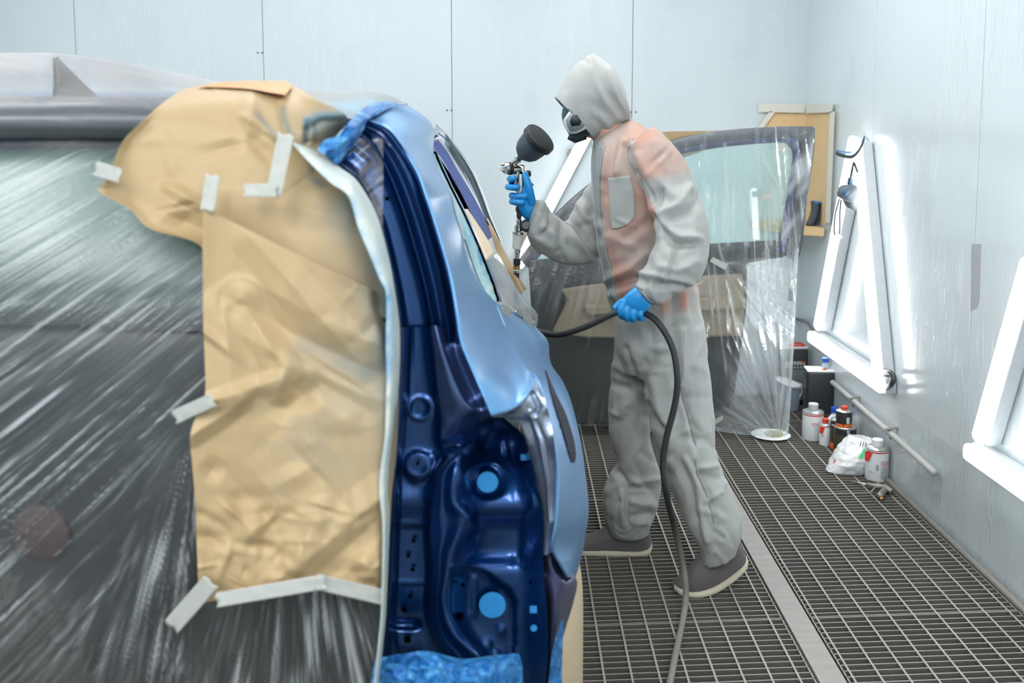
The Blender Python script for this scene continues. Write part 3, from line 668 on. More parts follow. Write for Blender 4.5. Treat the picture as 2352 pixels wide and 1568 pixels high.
o = sheet('masking_film', rows, 9, 14, lambda X, Y: .003*streak(X, Y, (1500, 420), 60, .004, 41), m_film('roof_film', .10, .72, (184, 183, 181), .4, .12, .02, .15), None, attr=roof_attr)
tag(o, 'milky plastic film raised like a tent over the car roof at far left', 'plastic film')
# whitish film / paper over the roof edge right of the kraft paper
rows = [[(640,246,1.765),(740,262,1.76),(800,272,1.765),(842,272,1.775)],[(650,226,1.85),(760,240,1.85),(850,246,1.86),(890,246,1.90)],[(660,208,2.05),(770,217,2.05),(870,222,2.05),(930,238,2.10)],[(670,203,2.4),(780,211,2.35),(880,215,2.25),(938,242,2.18)]]
o = sheet('masking_film', rows, 10, 12, lambda X, Y: .004*vnoise(np.stack([X, Y, X*0], -1), .03, 3), m_tape('roof_edge_film', (140, 138, 128), (120, 158, 178)), None, attr=lambda X, Y: np.clip(.95*blob(X, Y, 825, 245, 75, 22)+.25, 0, 1))
tag(o, 'whitish sprayed film over the roof edge right of the kraft paper', 'plastic film')
# --- kraft paper
def crumple(seed, n, box_, amp, L=(40, 170), W=(10, 45)):
    r = np.random.default_rng(seed); S = []
    for _ in range(n):
        cx = r.uniform(box_[0], box_[2]); cy = r.uniform(box_[1], box_[3]); a = r.uniform(0, PI); l = r.uniform(*L); S.append((cx, cy, math.cos(a), math.sin(a), l, r.uniform(*W), r.normal()*amp))
    def f(X, Y):
        o = np.zeros_like(X)
        for cx, cy, c, s, l, w, am in S:
            u = (X-cx)*c+(Y-cy)*s; v = -(X-cx)*s+(Y-cy)*c
            o = o+am*np.clip(1-np.abs(v)/w, 0, 1)*np.clip(1-np.abs(u)/l, 0, 1)
        return o
    return f
def teal(X, Y):      # overspray near the jamb
    edge = np.interp(Y, [462,560,640,740,820,905,1000,1150,1385], [856,870,884,888,887,888,884,876,880])-X
    return .95*np.exp(-np.clip(edge, 0, None)/58)*sg((915-Y)/45)*sg((Y-470)/35)+.35*np.exp(-np.clip(edge, 0, None)/90)*sg((Y-900)/40)*sg((1120-Y)/50)
cu = crumple(3, 34, (300, 200, 880, 560), .006); cl = crumple(9, 95, (450, 480, 890, 1390), .006, (30, 150), (9, 48))
cl2 = crumple(19, 70, (450, 1150, 890, 1400), .005, (20, 80), (6, 22))
def fold(X, Y, pts, w, amp):
    """one sharp crease line: tent-shaped"""
    d = np.full(X.shape, 1e9)
    for a, b in zip(pts[:-1], pts[1:]): d = np.minimum(d, seg(X, Y, a, b)[0])
    return amp*np.clip(1-d/w, 0, 1)
def pu(X, Y):
    r = cu(X, Y)-.012*np.clip((300-X)/60, 0, 1)
    r += fold(X, Y, [(560,265),(615,300),(650,325)], 14, -.010)+fold(X, Y, [(640,250),(655,300)], 12, .008)+fold(X, Y, [(700,285),(735,265),(795,265)], 14, -.014)+fold(X, Y, [(705,280),(705,325)], 10, .01)
    r += fold(X, Y, [(497,199),(620,208),(650,215)], 16, -.016)+fold(X, Y, [(385,430),(460,470)], 20, -.012)
    return r
pur = [(188,560,657,1.92),(200,440,682,1.80),(226,388,722,1.70),(267,339,796,1.655),(313,291,772,1.635),(345,271,740,1.63),(383,257,776,1.625),(420,238,820,1.62),(441,229,838,1.615),(478,296,857,1.61),(525,345,872,1.61),(563,458,884,1.61),(640,470,900,1.61),(730,470,914,1.615)]
rows = [[(l, y, d-.03*(y > 250)), (l+(r-l)*.08, y, d-.012*(y > 250)), (l+(r-l)*.3, y, d), (l+(r-l)*.6, y, d), (l+(r-l)*.85, y, d+.02), (r, y, d+.06*(y > 300))] for y, l, r, d in pur]
def pu_attr(X, Y):
    base = .75*blob(X, Y, 770, 290, 70, 40)+.55*blob(X, Y, 800, 480, 60, 70)
    lines = ridge(X, Y, [(590,260),(640,320)], 7)*.6+ridge(X, Y, [(650,250),(650,270),(668,310)], 9)*.6+ridge(X, Y, [(705,280),(702,325)], 6)+ridge(X, Y, [(705,278),(735,265),(795,265)], 9)+ridge(X, Y, [(722,290),(722,320)], 5)*.7+ridge(X, Y, [(715,375),(715,410),(740,425)], 9)*.6
    return np.clip(base+lines+teal(X, Y), 0, 1)
o = sheet('masking_paper', rows, 14, 22, pu, M_PAPER, None, attr=pu_attr)
tag(o, 'upper sheet of brown kraft paper with a rounded left flap, over the tailgate top corner', 'paper')
# the turned-over top edge
rows = [[(452,199,1.78),(560,203,1.74),(625,213,1.70),(655,218,1.70)],[(480,193,1.82),(560,193,1.80),(630,196,1.78),(668,200,1.78)],[(497,189,1.9),(560,186,1.88),(630,186,1.88),(658,187,1.88)]]
o = sheet('masking_paper', rows, 8, 10, None, m_paper('kraft_paper_inside', (190, 132, 70), (206, 152, 92)), None, attr=lambda X, Y: X*0)
tag(o, 'turned over orange brown paper edge on top of the upper kraft sheet', 'paper')
lo = [(462,466,868,1.0),(500,466,868,1.0),(560,465,884,1.0),(640,466,900,1.0),(740,467,914,1.0),(820,470,915,1.0),(905,471,912,1.0),(945,455,910,1.0),(1000,437,905,1.0),(1060,441,900,1.0),(1150,448,896,1.0),(1250,452,892,1.0),(1330,455,888,1.0),(1385,457,884,1.0)]
def topcut(s):      # slanting upper border of the lower sheet
    return np.interp(s, [0, .12, .55, 1], [462, 500, 585, 672])
rows = []
for k, (y, l, r, d) in enumerate(lo):
    row = []
    for s in (0, .1, .3, .55, .8, .95, 1):
        x = l+(r-l)*s; yy = y
        t0 = topcut(s); yy = t0+(y-462)/(1385-462)*(1385-t0)
        if y > 1380: yy += np.interp(x, [455, 480, 500, 735, 885], [2, 0, -8, -52, -8])
        row.append((x, yy, 1.575+.012*(s > .2)+.03*(s-.5 if s > .5 else 0)+.05*(s > .97)-.012*(s == 0)))
    rows.append(row)
def pl(X, Y):
    r = cl(X, Y)+cl2(X, Y)
    r += fold(X, Y, [(550,685),(515,710),(535,900)], 60, -.016)+fold(X, Y, [(550,690),(655,845),(645,890)], 46, -.018)+fold(X, Y, [(555,700),(700,780),(835,840),(880,860)], 60, .018)
    r += fold(X, Y, [(575,545),(640,620),(830,835)], 50, -.010)+fold(X, Y, [(480,925),(640,870)], 28, -.014)+fold(X, Y, [(660,940),(740,880),(840,940)], 40, .010)+fold(X, Y, [(745,1165),(690,1270),(640,1330)], 34, -.010)
    r += fold(X, Y, [(700,1290),(830,1180),(880,1140)], 60, -.016)+fold(X, Y, [(740,1310),(870,1190)], 40, .010)+fold(X, Y, [(440,1000),(560,920)], 30, -.014)+fold(X, Y, [(540,1250),(620,1255)], 18, .010)
    return r
def pl_attr(X, Y):
    return np.clip(teal(X, Y)+.35*ridge(X, Y, [(700,790),(840,850)], 26)+.2*blob(X, Y, 700, 1000, 120, 160)*(vnoise(np.stack([X, Y, X*0], -1), .02, 8) > 0), 0, 1)
o = sheet('masking_paper', rows, 16, 20, pl, M_PAPER, None, attr=pl_attr)
tag(o, 'long crumpled sheet of brown kraft paper hanging down the tailgate edge', 'paper')
# --- long tape strip along the paper edge
ti = [(672,331),(710,372),(760,420),(800,450),(822,520),(847,580),(872,640),(886,672),(887,740),(886,800),(888,870),(886,930),(884,1000),(872,1090),(872,1140),(878,1200),(878,1290),(876,1360),(874,1420),(866,1500),(856,1590)]
to = [(676,326),(726,346),(777,382),(822,417),(863,489),(881,543),(897,610),(908,672),(917,740),(919,800),(917,870),(912,930),(906,1000),(900,1075),(897,1140),(895,1200),(892,1290),(889,1360),(886,1420),(878,1500),(870,1590)]
rows = [[(a[0], a[1], 1.575), ((a[0]*.5+b[0]*.5), (a[1]+b[1])/2, 1.585), (b[0], b[1], 1.645)] for a, b in zip(ti, to)]
o = sheet('masking_tape', rows, 6, 4, lambda X, Y: .003*vnoise(np.stack([X, Y, X*0], -1), .05, 2), m_tape('edge_tape', (212, 214, 200), (60, 140, 190)), None, attr=lambda X, Y: np.clip(.25+.75*sg((Y-430)/40)*sg((900-Y)/60)*sg((X-np.interp(Y, [q[1] for q in ti], [q[0] for q in ti])-14)/-6), 0, 1))
tag(o, 'long curved strip of pale tape edging the kraft paper beside the blue jamb', 'masking tape')
# blue sprayed tape: crumpled strip round the roof corner, rag at the bottom, strip on the bracket
def m_blue():
    t = NT('blue_sprayed_tape'); a = t.noise(t.co((1, 1, 1)), 26, 4, .65, 1.5); c = t.ramp(a, [(.3, lin((10, 62, 134))), (.52, lin((36, 118, 184))), (.72, lin((110, 176, 212)))])
    return t.done(t.bsdf(c, .45, 0, t.bump(a, .8, .012)))
M_BLUE = m_blue()
bfe = lambda X, Y: .010*vnoise(np.stack([X, Y, X*0], -1), .07, 6)+.006*vnoise(np.stack([X, Y, X*0], -1), .16, 7)
rows = [[(728,344,1.615),(752,360,1.62),(776,378,1.64)],[(745,322,1.62),(775,340,1.625),(795,352,1.66)],[(775,312,1.63),(795,320,1.635),(815,330,1.68)],[(795,288,1.645),(812,298,1.65),(827,312,1.70)],[(806,275,1.68),(826,282,1.69),(846,276,1.75)],[(830,252,1.78),(850,257,1.78),(868,262,1.80)],[(858,236,1.88),(880,240,1.88),(896,247,1.90)],[(880,234,1.95),(905,236,1.97),(920,241,2.0)]]
o = sheet('masking_tape', rows, 7, 9, bfe, M_BLUE, None); tag(o, 'crumpled blue sprayed tape around the roof corner at the top of the jamb', 'masking tape')
rows = [[(862,1512,1.655),(930,1500,1.66),(985,1495,1.66),(1060,1512,1.68),(1130,1505,1.70),(1192,1500,1.74)],[(856,1545,1.64),(930,1540,1.62),(1000,1535,1.61),(1060,1540,1.64),(1130,1535,1.66),(1200,1535,1.74)],[(846,1600,1.64),(930,1600,1.62),(1000,1600,1.61),(1060,1600,1.63),(1130,1600,1.66),(1200,1600,1.74)]]
o = sheet('masking_film', rows, 10, 12, bfe, NT and M_BLUE, None); tag(o, 'blue oversprayed film bunched at the foot of the jamb', 'plastic film')
rows = [[(1289,1425,1.80),(1294,1422,1.82)],[(1272,1480,1.79),(1293,1470,1.83)],[(1264,1530,1.79),(1291,1530,1.84)],[(1258,1600,1.79),(1290,1600,1.84)]]
o = sheet('masking_tape', rows, 8, 6, bfe, M_BLUE, None); tag(o, 'blue sprayed tape strip low on the rear corner bracket', 'masking tape')
rows = [[(1300,1250,2.20),(1322,1255,2.24),(1326,1262,2.9)],[(1300,1310,2.10),(1335,1312,2.24),(1332,1315,2.9)],[(1290,1400,2.0),(1338,1400,2.24),(1334,1390,2.9)],[(1270,1500,1.95),(1337,1500,2.24),(1333,1480,2.9)],[(1250,1640,1.95),(1336,1640,2.24),(1332,1600,2.9)]]
rows = [[(1312,1262,2.16),(1328,1268,2.26),(1310,1270,2.9)],[(1300,1330,2.06),(1336,1335,2.24),(1318,1320,2.9)],[(1285,1400,2.0),(1338,1402,2.22),(1318,1380,2.9)],[(1270,1500,1.95),(1337,1500,2.2),(1316,1450,2.9)],[(1250,1640,1.95),(1335,1650,2.18),(1312,1530,2.9)]]
o = sheet('masking_paper', rows, 8, 8, None, m_paper('pale_paper', (206, 184, 148), (222, 202, 168)), None, attr=lambda X, Y: X*0, thick=.001); tag(o, 'pale paper masking the wheel arch at the right rear of the car', 'paper')
# --- short tape pieces
def tape_piece(a, b, w, d, label, bend=0.0, lift=0.0):
    a = np.array(a, float); b = np.array(b, float); u = (b-a)/np.linalg.norm(b-a); n = np.array((-u[1], u[0])); rows = []
    for s in np.linspace(0, 1, 6):
        c = a+(b-a)*s; h = w/2; j = 2.5 if s in (0, 1) else 0; dd_ = d if np.isscalar(d) else d[0]+(d[1]-d[0])*s
        rows.append([(c+n*h*q+u*j*math.sin(q*5+s*9)).tolist()+[dd_+bend*math.sin(s*PI)] for q in (-1, -.4, .3, 1)])
    o = sheet('masking_tape', rows, 4, 4, lambda X, Y: .001*vnoise(np.stack([X, Y, X*0], -1), .06, 4), M_TAPE, None, attr=lambda X, Y: X*0, thick=.0004)
    return tag(o, label, 'masking tape', 'short pieces of masking tape')
tape_piece((218,386),(276,404), 34, (1.60,1.552), 'short tape holding the left flap of the upper kraft paper')
tape_piece((489,402),(475,484), 33, 1.562, 'short upright tape on the upper kraft paper where two sheets meet')
tape_piece((657,308),(628,448), 37, 1.562, 'long slanting tape piece on the upper kraft paper')
tape_piece((560,437),(636,437), 30, 1.558, 'level tape piece meeting the foot of the slanting tape')
tape_piece((400,958),(490,918), 32, (1.570,1.532), 'tape at the left edge of the long kraft paper, halfway down')
tape_piece((393,1440),(485,1335), 42, (1.585,1.55), 'slanting tape at the lower left corner of the long kraft paper')
tape_piece((497,1378),(748,1335), 34, 1.553, 'long tape along the bottom edge of the kraft paper')
tape_piece((725,1335),(884,1372), 36, (1.551,1.60), 'bottom tape running from the paper middle to the jamb')
# --- masking inside the door opening
rows = [[(1066,480,2.62),(1074,480,2.75)],[(1085,525,2.58),(1102,522,2.75)],[(1104,566,2.54),(1125,558,2.75)],[(1117,598,2.5),(1136,580,2.75)]]
o = sheet('masking_paper', rows, 6, 5, None, m_paper('beige_paper', (214, 194, 164), (226, 208, 180)), None, attr=lambda X, Y: X*0, thick=.001); tag(o, 'small beige paper panel behind the quarter window edge', 'paper')
rows = [[(1113,500,3.6),(1122,504,3.7),(1130,524,3.8)],[(1126,530,3.55),(1136,532,3.6),(1150,560,3.75)],[(1140,575,3.5),(1155,578,3.55),(1172,600,3.7)],[(1158,615,3.42),(1172,612,3.45),(1187,628,3.6)],[(1178,648,3.35),(1192,642,3.35),(1208,662,3.5)],[(1196,676,3.3),(1202,670,3.3),(1206,664,3.45)]]
o = sheet('masking_paper', rows, 7, 6, lambda X, Y: .012*np.sin(Y*.09), M_PAPER, None, attr=lambda X, Y: X*0, thick=.001); tag(o, 'curled kraft paper strip beside the air hose in the door opening', 'paper')
rows = [[(1117,600,2.56),(1128,592,2.7),(1140,583,2.9),(1150,592,3.1)],[(1128,640,2.52),(1145,630,2.65),(1162,622,2.8),(1176,642,3.0)],[(1143,672,2.5),(1165,670,2.6),(1187,668,2.72),(1203,684,2.9)],[(1160,694,2.48),(1185,700,2.58),(1210,702,2.7),(1233,718,2.85)],[(1172,712,2.5),(1195,722,2.58),(1218,732,2.7),(1235,738,2.85)],[(1196,730,2.62),(1208,738,2.66),(1220,747,2.72),(1230,757,2.78)]]
fs = lambda X, Y: streak(X, Y, (1100, 560), 30, .008, 51)
o = sheet('masking_film', rows, 14, 16, lambda X, Y: .010*fs(X, Y), m_film('door_gap_film', .35, .6, (196, 206, 214), .18, .3, .18), None, attr=lambda X, Y: np.clip(fs(X, Y)*1.2+.2, 0, 1)); tag(o, 'silvery plastic film gathered in the rear door opening', 'plastic film')
tape_piece((1203,729),(1224,745), 16, (2.60,2.66), 'small white tape at the end of the film in the door opening')
tape_piece((1152,707),(1176,720), 20, (2.30,2.36), 'tiny tape scrap on the blue panel below the quarter window')
# ================================================================ PAINTER
from mathutils.bvhtree import BVHTree
SH = .12
P = lambda x, y, d: _P(x, y, d-SH)      # painter stands where his feet meet the grating
def ring_tube(rings, n=22, power=2.3, sub=4):
    """rings (ax,ay, bx,by, depth, half depth[, depth tilt]): ellipse between two outline points, lofted and capped"""
    R = cat1([tuple(r)+(0,)*(7-len(r)) for r in rings], sub); V = []
    for ax, ay, bx, by, d, hd, tl in R:
        a = np.array(P(ax, ay, d-tl)); b = np.array(P(bx, by, d+tl)); c = (a+b)/2; h = (b-a)/2
        for j in range(n):
            t = 2*PI*j/n; cs, sn = math.cos(t), math.sin(t); k = (abs(cs)**power+abs(sn)**power)**(-1/power)
            V.append(c+h*cs*k+np.array((0, hd, 0))*sn*k)
    m = len(R); f = grid_faces(m, n, close_c=True)+[tuple(range(n))[::-1], tuple((m-1)*n+j for j in range(n))]
    return V, f
def merge(parts):
    V = []; Fc = []
    for v, f in parts:
        k = len(V); V += [tuple(x) for x in v]; Fc += [tuple(k+i for i in q) for q in f]
    return V, Fc
def remeshed(parts, vox, smooth=2, its=4):
    """one continuous surface from overlapping closed parts"""
    V, Fc = merge(parts); me = bpy.data.meshes.new('tmp'); me.from_pydata([tuple(map(float, v)) for v in V], [], Fc)
    bm = bmesh.new(); bm.from_mesh(me); bmesh.ops.recalc_face_normals(bm, faces=bm.faces[:]); bm.to_mesh(me); bm.free()
    o = bpy.data.objects.new('tmp', me); COL.objects.link(o)
    m = o.modifiers.new('r', 'REMESH'); m.mode = 'VOXEL'; m.voxel_size = vox
    s = o.modifiers.new('s', 'SMOOTH'); s.factor = .5; s.iterations = its
    dg = bpy.context.evaluated_depsgraph_get(); ev = o.evaluated_get(dg); out = bpy.data.meshes.new_from_object(ev)
    bpy.data.objects.remove(o); bpy.data.meshes.remove(me); out.materials.clear(); return out
def mverts(me):
    a = np.empty(len(me.vertices)*3, np.float32); me.vertices.foreach_get('co', a); return a.reshape(-1, 3).astype(float)
def mnorms(me):
    a = np.empty(len(me.vertices)*3, np.float32); me.vertices.foreach_get('normal', a); return a.reshape(-1, 3).astype(float)
def setverts(me, W):
    me.vertices.foreach_set('co', W.astype(np.float32).ravel()); me.update()
def tri_bvh(me):
    me.calc_loop_triangles(); return BVHTree.FromPolygons([v.co.copy() for v in me.vertices], [tuple(t.vertices) for t in me.loop_triangles])
CAMP = Vector((0, 0, H))
def drape(bvh, px, py, lift=.003, far=3.4):
    d = (P(px, py, 3.0)-CAMP).normalized(); hit = bvh.ray_cast(CAMP, d)
    if hit[0] is None: return P(px, py, far)
    return hit[0]-d*lift
def drape_sheet(name, rows, bvh, nr, nc, lift, mat, parent, far=3.4, thick=0):
    G = loft_grid(rows, nr, nc); V = []
    for r in G:
        for q in r: V.append(drape(bvh, q[0], q[1], lift, far))
    o = mesh(name, V, grid_faces(G.shape[0], G.shape[1]), mat, parent)
    if thick: mod(o, 'SOLIDIFY', thickness=thick, offset=0)
    return o
def m_cloth():
    t = NT('coverall_fabric'); v = t.noise(t.co(), 7, 4, .6); w = t.noise(t.co((1, 1, 1)), 420, 2)
    base = t.mix(v, lin((168, 170, 166)), lin((198, 201, 197))); base = t.mix(t.math('MULTIPLY', w, .18), base, lin((150, 158, 156)))
    c = t.mix(t.attr('tint'), base, t.mix(v, lin((190, 128, 104)), lin((212, 152, 128))))
    tr = t.n('ShaderNodeBsdfTranslucent'); t.l(c, tr.inputs[0])
    nb = t.bump(w, .05, .002)
    return t.done(t.mixsh(.18, t.bsdf(c, .62, 0, nb, Specular_IOR_Level=.35, Sheen_Weight=.15), tr.outputs[0]))
M_CLOTH = m_cloth()
M_SEAMC = simple('coverall_seam', (150, 158, 154), .8)
PER = empty('person', 'painter in pale hooded coverall and respirator, holding a spray gun and a hose', 'person', (.47, 3.28, 0))
torso = [(1366,318,1444,276,3.43,.07),(1362,350,1482,292,3.42,.125),(1360,385,1520,335,3.42,.175),(1361,430,1540,400,3.42,.19),(1364,490,1546,470,3.42,.18),(1372,560,1556,545,3.41,.165),
 (1388,625,1586,615,3.41,.165),(1400,690,1604,680,3.41,.17),(1411,745,1613,745,3.41,.175),(1416,800,1620,810,3.40,.17),(1436,850,1606,865,3.40,.13)]
nleg = [(1476,745,1616,745,3.34,.10),(1478,810,1624,815,3.32,.11),(1482,880,1633,880,3.30,.112),(1488,950,1637,955,3.28,.11),(1508,1020,1641,1025,3.26,.105),(1530,1085,1655,1080,3.24,.10),(1548,1140,1678,1125,3.23,.10),(1574,1200,1699,1180,3.225,.095),(1605,1252,1699,1215,3.22,.085),(1614,1297,1690,1258,3.22,.065)]
fleg = [(1412,750,1546,750,3.49,.10),(1412,810,1540,815,3.50,.105),(1406,870,1522,880,3.51,.105),(1400,940,1500,945,3.52,.10),(1404,1000,1488,990,3.525,.095),(1419,1062,1508,1060,3.53,.09),(1400,1096,1514,1098,3.53,.095),(1386,1130,1512,1130,3.53,.10),(1386,1176,1502,1172,3.53,.095),(1400,1216,1489,1206,3.53,.075),(1406,1226,1487,1222,3.53,.062)]
narm = [(1448,335,1500,288,3.27,.06),(1452,375,1548,338,3.24,.075),(1470,425,1586,398,3.21,.08),(1492,475,1612,462,3.18,.08),(1505,520,1626,518,3.15,.08),(1512,548,1624,580,3.13,.08),(1500,580,1612,622,3.11,.078),(1484,612,1590,648,3.10,.072),(1472,634,1556,670,3.095,.064),(1462,650,1524,692,3.09,.052),(1459,656,1502,697,3.09,.038)]
farm = [(1372,400,1440,360,3.55,.06),(1352,430,1440,420,3.58,.07),(1332,458,1420,470,3.60,.075),(1306,506,1402,540,3.60,.078),(1300,520,1384,584,3.585,.08),(1290,506,1336,606,3.57,.08),(1276,495,1290,606,3.555,.078),(1262,482,1256,588,3.54,.072),(1250,466,1224,568,3.525,.064),(1243,461,1213,545,3.515,.052),(1235,463,1214,527,3.51,.038)]
me = remeshed([ring_tube(r) for r in (torso, nleg, fleg, narm, farm)], .0068, its=6)
W = mverts(me); N = mnorms(me); px = pix(W); X, Y = px[:, 0], px[:, 1]
view = W-np.array(CAMP); view /= np.linalg.norm(view, axis=1)[:, None]; fac = np.clip(-(N*view).sum(1), 0, 1)**.5
Dn = W[:, 1]
# loose-cloth folds: lines given where the photo shows them, height in metres, width in pixels (+ raised, - pressed in)
NA, TO, LG, FA = (lambda: Dn < 3.28-SH), None, None, None
folds = [
 # near sleeve
 ([(1500,470),(1530,520),(1560,545),(1605,548)], 9, .010), ([(1510,505),(1545,560),(1590,560)], 8, -.012), ([(1585,430),(1560,470),(1520,490)], 9, .008), ([(1612,455),(1580,490),(1540,500)], 9, -.008),
 ([(1520,440),(1512,500)], 6, -.008), ([(1525,470),(1524,540)], 7, .007), ([(1540,580),(1525,640)], 8, .008), ([(1560,560),(1535,650)], 9, -.007), ([(1600,600),(1560,620),(1520,615)], 9, .007), ([(1470,628),(1520,636),(1585,650)], 7, .008), ([(1478,648),(1520,655),(1570,655)], 8, -.010),
 ([(1475,640),(1480,668)], 4, -.005), ([(1492,650),(1505,690)], 5, .006), ([(1500,400),(1545,450)], 10, .006), ([(1540,360),(1560,420)], 10, -.005), ([(1470,360),(1500,430)], 9, .006),
 # torso
 ([(1440,340),(1450,380),(1475,425),(1500,465)], 7, -.014), ([(1450,322),(1441,345),(1455,385)], 5, .006), ([(1395,330),(1388,400)], 8, .006), ([(1415,325),(1400,400),(1395,450)], 8, -.005), ([(1430,330),(1418,395)], 9, .006),
 ([(1400,640),(1450,615),(1480,585)], 10, .009), ([(1395,660),(1450,642),(1480,640)], 8, -.008), ([(1405,680),(1460,660)], 9, .006), ([(1440,545),(1470,520),(1500,500)], 9, -.006), ([(1475,560),(1490,620)], 8, -.006), ([(1400,545),(1450,560)], 10, .005), ([(1380,500),(1376,600)], 8, -.004),
 ([(1520,690),(1525,740)], 7, .006), ([(1545,680),(1550,745)], 7, -.006), ([(1568,670),(1580,750)], 8, .006),
 # far sleeve
 ([(1300,512),(1320,545),(1350,575),(1360,595)], 6, .009), ([(1325,520),(1350,560),(1365,585)], 6, -.012), ([(1290,520),(1285,560),(1290,600)], 8, -.007), ([(1250,520),(1275,545),(1283,565)], 7, .006), ([(1260,490),(1262,520),(1240,540)], 6, -.006), ([(1245,470),(1235,500),(1225,530)], 4, .004), ([(1252,475),(1246,505)], 4, -.004), ([(1225,540),(1265,565)], 9, .006), ([(1330,470),(1345,500),(1375,520)], 8, .007), ([(1340,450),(1360,490)], 7, -.006), ([(1305,560),(1340,590)], 8, -.006),
 # near leg
 ([(1548,750),(1553,830),(1552,880)], 7, -.007), ([(1566,760),(1568,840),(1570,900)], 6, .006), ([(1565,895),(1585,970),(1598,1010)], 5, -.009), ([(1555,880),(1575,960),(1592,1060)], 7, .006), ([(1500,860),(1515,930),(1530,975)], 10, .010), ([(1488,930),(1505,970),(1530,985)], 8, -.010), ([(1480,830),(1500,860)], 9, -.006), ([(1590,970),(1605,990)], 5, -.006),
 ([(1575,1055),(1600,1110),(1608,1180),(1625,1240)], 6, .009), ([(1560,1060),(1590,1120),(1600,1190)], 10, -.008), ([(1595,1060),(1625,1130),(1640,1190)], 5, -.006), ([(1640,1070),(1600,1075)], 7, .007), ([(1648,1100),(1610,1090)], 7, -.006), ([(1655,1130),(1625,1150)], 6, .005), ([(1640,1220),(1660,1235)], 4, -.006), ([(1620,1295),(1640,1260),(1665,1290)], 5, .004), ([(1540,1000),(1545,1060)], 12, .007),
 ([(1600,840),(1615,850)], 10, .004), ([(1495,760),(1500,830)], 10, -.006), ([(1500,800),(1540,800)], 8, .004),
 # far leg
 ([(1415,840),(1450,860),(1475,900)], 8, .007), ([(1440,800),(1455,850),(1470,900),(1485,960)], 6, -.008), ([(1405,880),(1440,890)], 8, -.006), ([(1420,950),(1450,920)], 10, .006), ([(1440,1075),(1475,1010),(1485,985)], 10, .009), ([(1425,1085),(1440,1120),(1500,1125)], 6, -.010), ([(1460,1105),(1510,1100)], 6, .008), ([(1440,1130),(1440,1200)], 5, -.009), ([(1428,1130),(1432,1190),(1440,1215)], 6, .006), ([(1450,1140),(1500,1135)], 6, -.007), ([(1450,1150),(1500,1160)], 8, .007), ([(1455,1185),(1495,1180)], 6, -.007), ([(1395,1130),(1430,1110)], 7, .006), ([(1455,1200),(1485,1200)], 6, .006), ([(1400,1190),(1420,1215)], 8, -.005), ([(1470,1040),(1505,1060)], 7, -.005)]
disp = np.zeros(len(W))
def crease(X, Y, pts, w):      # sharp tent profile with soft ends
    d = np.full(X.shape, 1e9)
    for a, b in zip(pts[:-1], pts[1:]): d = np.minimum(d, seg(X, Y, a, b)[0])
    return np.clip(1-d/(1.9*w), 0, 1)
for pts, w_, am in folds: disp += .75*am*ridge(X, Y, pts, w_)+1.05*am*crease(X, Y, pts, w_)
for box_, n_, L_, W_, am in (((1480,330,1630,660),34,(18,70),(6,16),.0034), ((1230,400,1400,610),26,(15,60),(6,14),.0034), ((1360,300,1600,760),26,(25,80),(8,22),.0032), ((1400,760,1640,960),26,(30,90),(8,24),.0034), ((1385,930,1520,1230),34,(15,60),(6,15),.004), ((1500,950,1700,1300),34,(20,70),(6,18),.004)):
    disp += crumple(int(box_[0]), n_, box_, am*1.35, L_, W_)(X, Y)
disp *= .25+.75*fac
g1 = vnoise(W, 9, 1); g2 = np.abs(vnoise(W*np.array([1, 1, .6]), 17, 2)); g3 = np.abs(vnoise(W*np.array([1.2, 1, .8]), 34, 3))
leg = sg((900-Y)/-30)
disp += .004*g1+.006*(.5-g2)+.0028*(.5-g3)
cuffs = np.maximum.reduce([blob(X, Y, 1224, 495, 34), blob(X, Y, 1481, 676, 34), blob(X, Y, 1447, 1222, 60, 20)])
disp = disp*(1-.6*cuffs)+cuffs*.0025*np.sin(np.arctan2(W[:, 1]-3.38, X/669-2)*90)
W = W+N*disp[:, None]; setverts(me, W)
px = pix(W); X, Y = px[:, 0], px[:, 1]
armN = (Dn < 3.30-SH)*inpoly(X, Y, [(1436,330),(1500,280),(1560,330),(1640,500),(1630,620),(1590,655),(1500,705),(1450,660),(1500,560),(1505,480),(1462,410),(1440,350)])
sleeve = armN*sg((415-(X-1465)*.14-Y)/4)
trunk = (1-np.clip(armN, 0, 1))*sg((712+8*np.sin(X*.05)-Y)/6)*sg((X-np.interp(Y, [330,420,500,560,640,720], [1384,1379,1380,1388,1405,1425]))/3)*sg((1625-X)/4)
loose = vnoise(W, 11, 9)*.35
low = trunk*sg((Y-655)/12)*sg((X-1500)/10)
tint = np.clip(np.maximum(sleeve*(.50+loose), np.maximum(trunk*(1-low)*(.62+.22*sg((X-1440)/-20)*0+loose), low*(.45+.5*np.sin((X-1515)*.14)))), 0, .95)
tint *= 1-.8*ridge(X, Y, [(1452,322),(1442,345),(1455,385)], 6)
paint_me = me
cov = link('coverall', me, M_CLOTH, PER); paint(cov, tint)
bv = tri_bvh(me)
pk = lambda ys, xl, xr: [[(l, y, 0), ((l+r)/2, y, 0), (r, y, 0)] for y, l, r in zip(ys, xl, xr)]
ys = (335,370,410,450,490,530,570,610,650,690,720)
drape_sheet('zip_placket', pk(ys, (1368,1364,1363,1365,1367,1371,1377,1386,1394,1404,1412), (1390,1382,1378,1378,1380,1385,1392,1402,1410,1418,1422)), bv, 5, 5, .0035, M_SEAMC, cov, thick=.002)
drape_sheet('pocket', [[(1397,409,0),(1420,406,0),(1447,402,0)],[(1398,440,0),(1425,438,0),(1455,434,0)],[(1400,480,0),(1428,478,0),(1459,470,0)],[(1402,510,0),(1428,506,0),(1457,496,0)],[(1405,525,0),(1425,523,0),(1445,512,0)]], bv, 6, 7, .003, M_CLOTH, cov, thick=.0015)
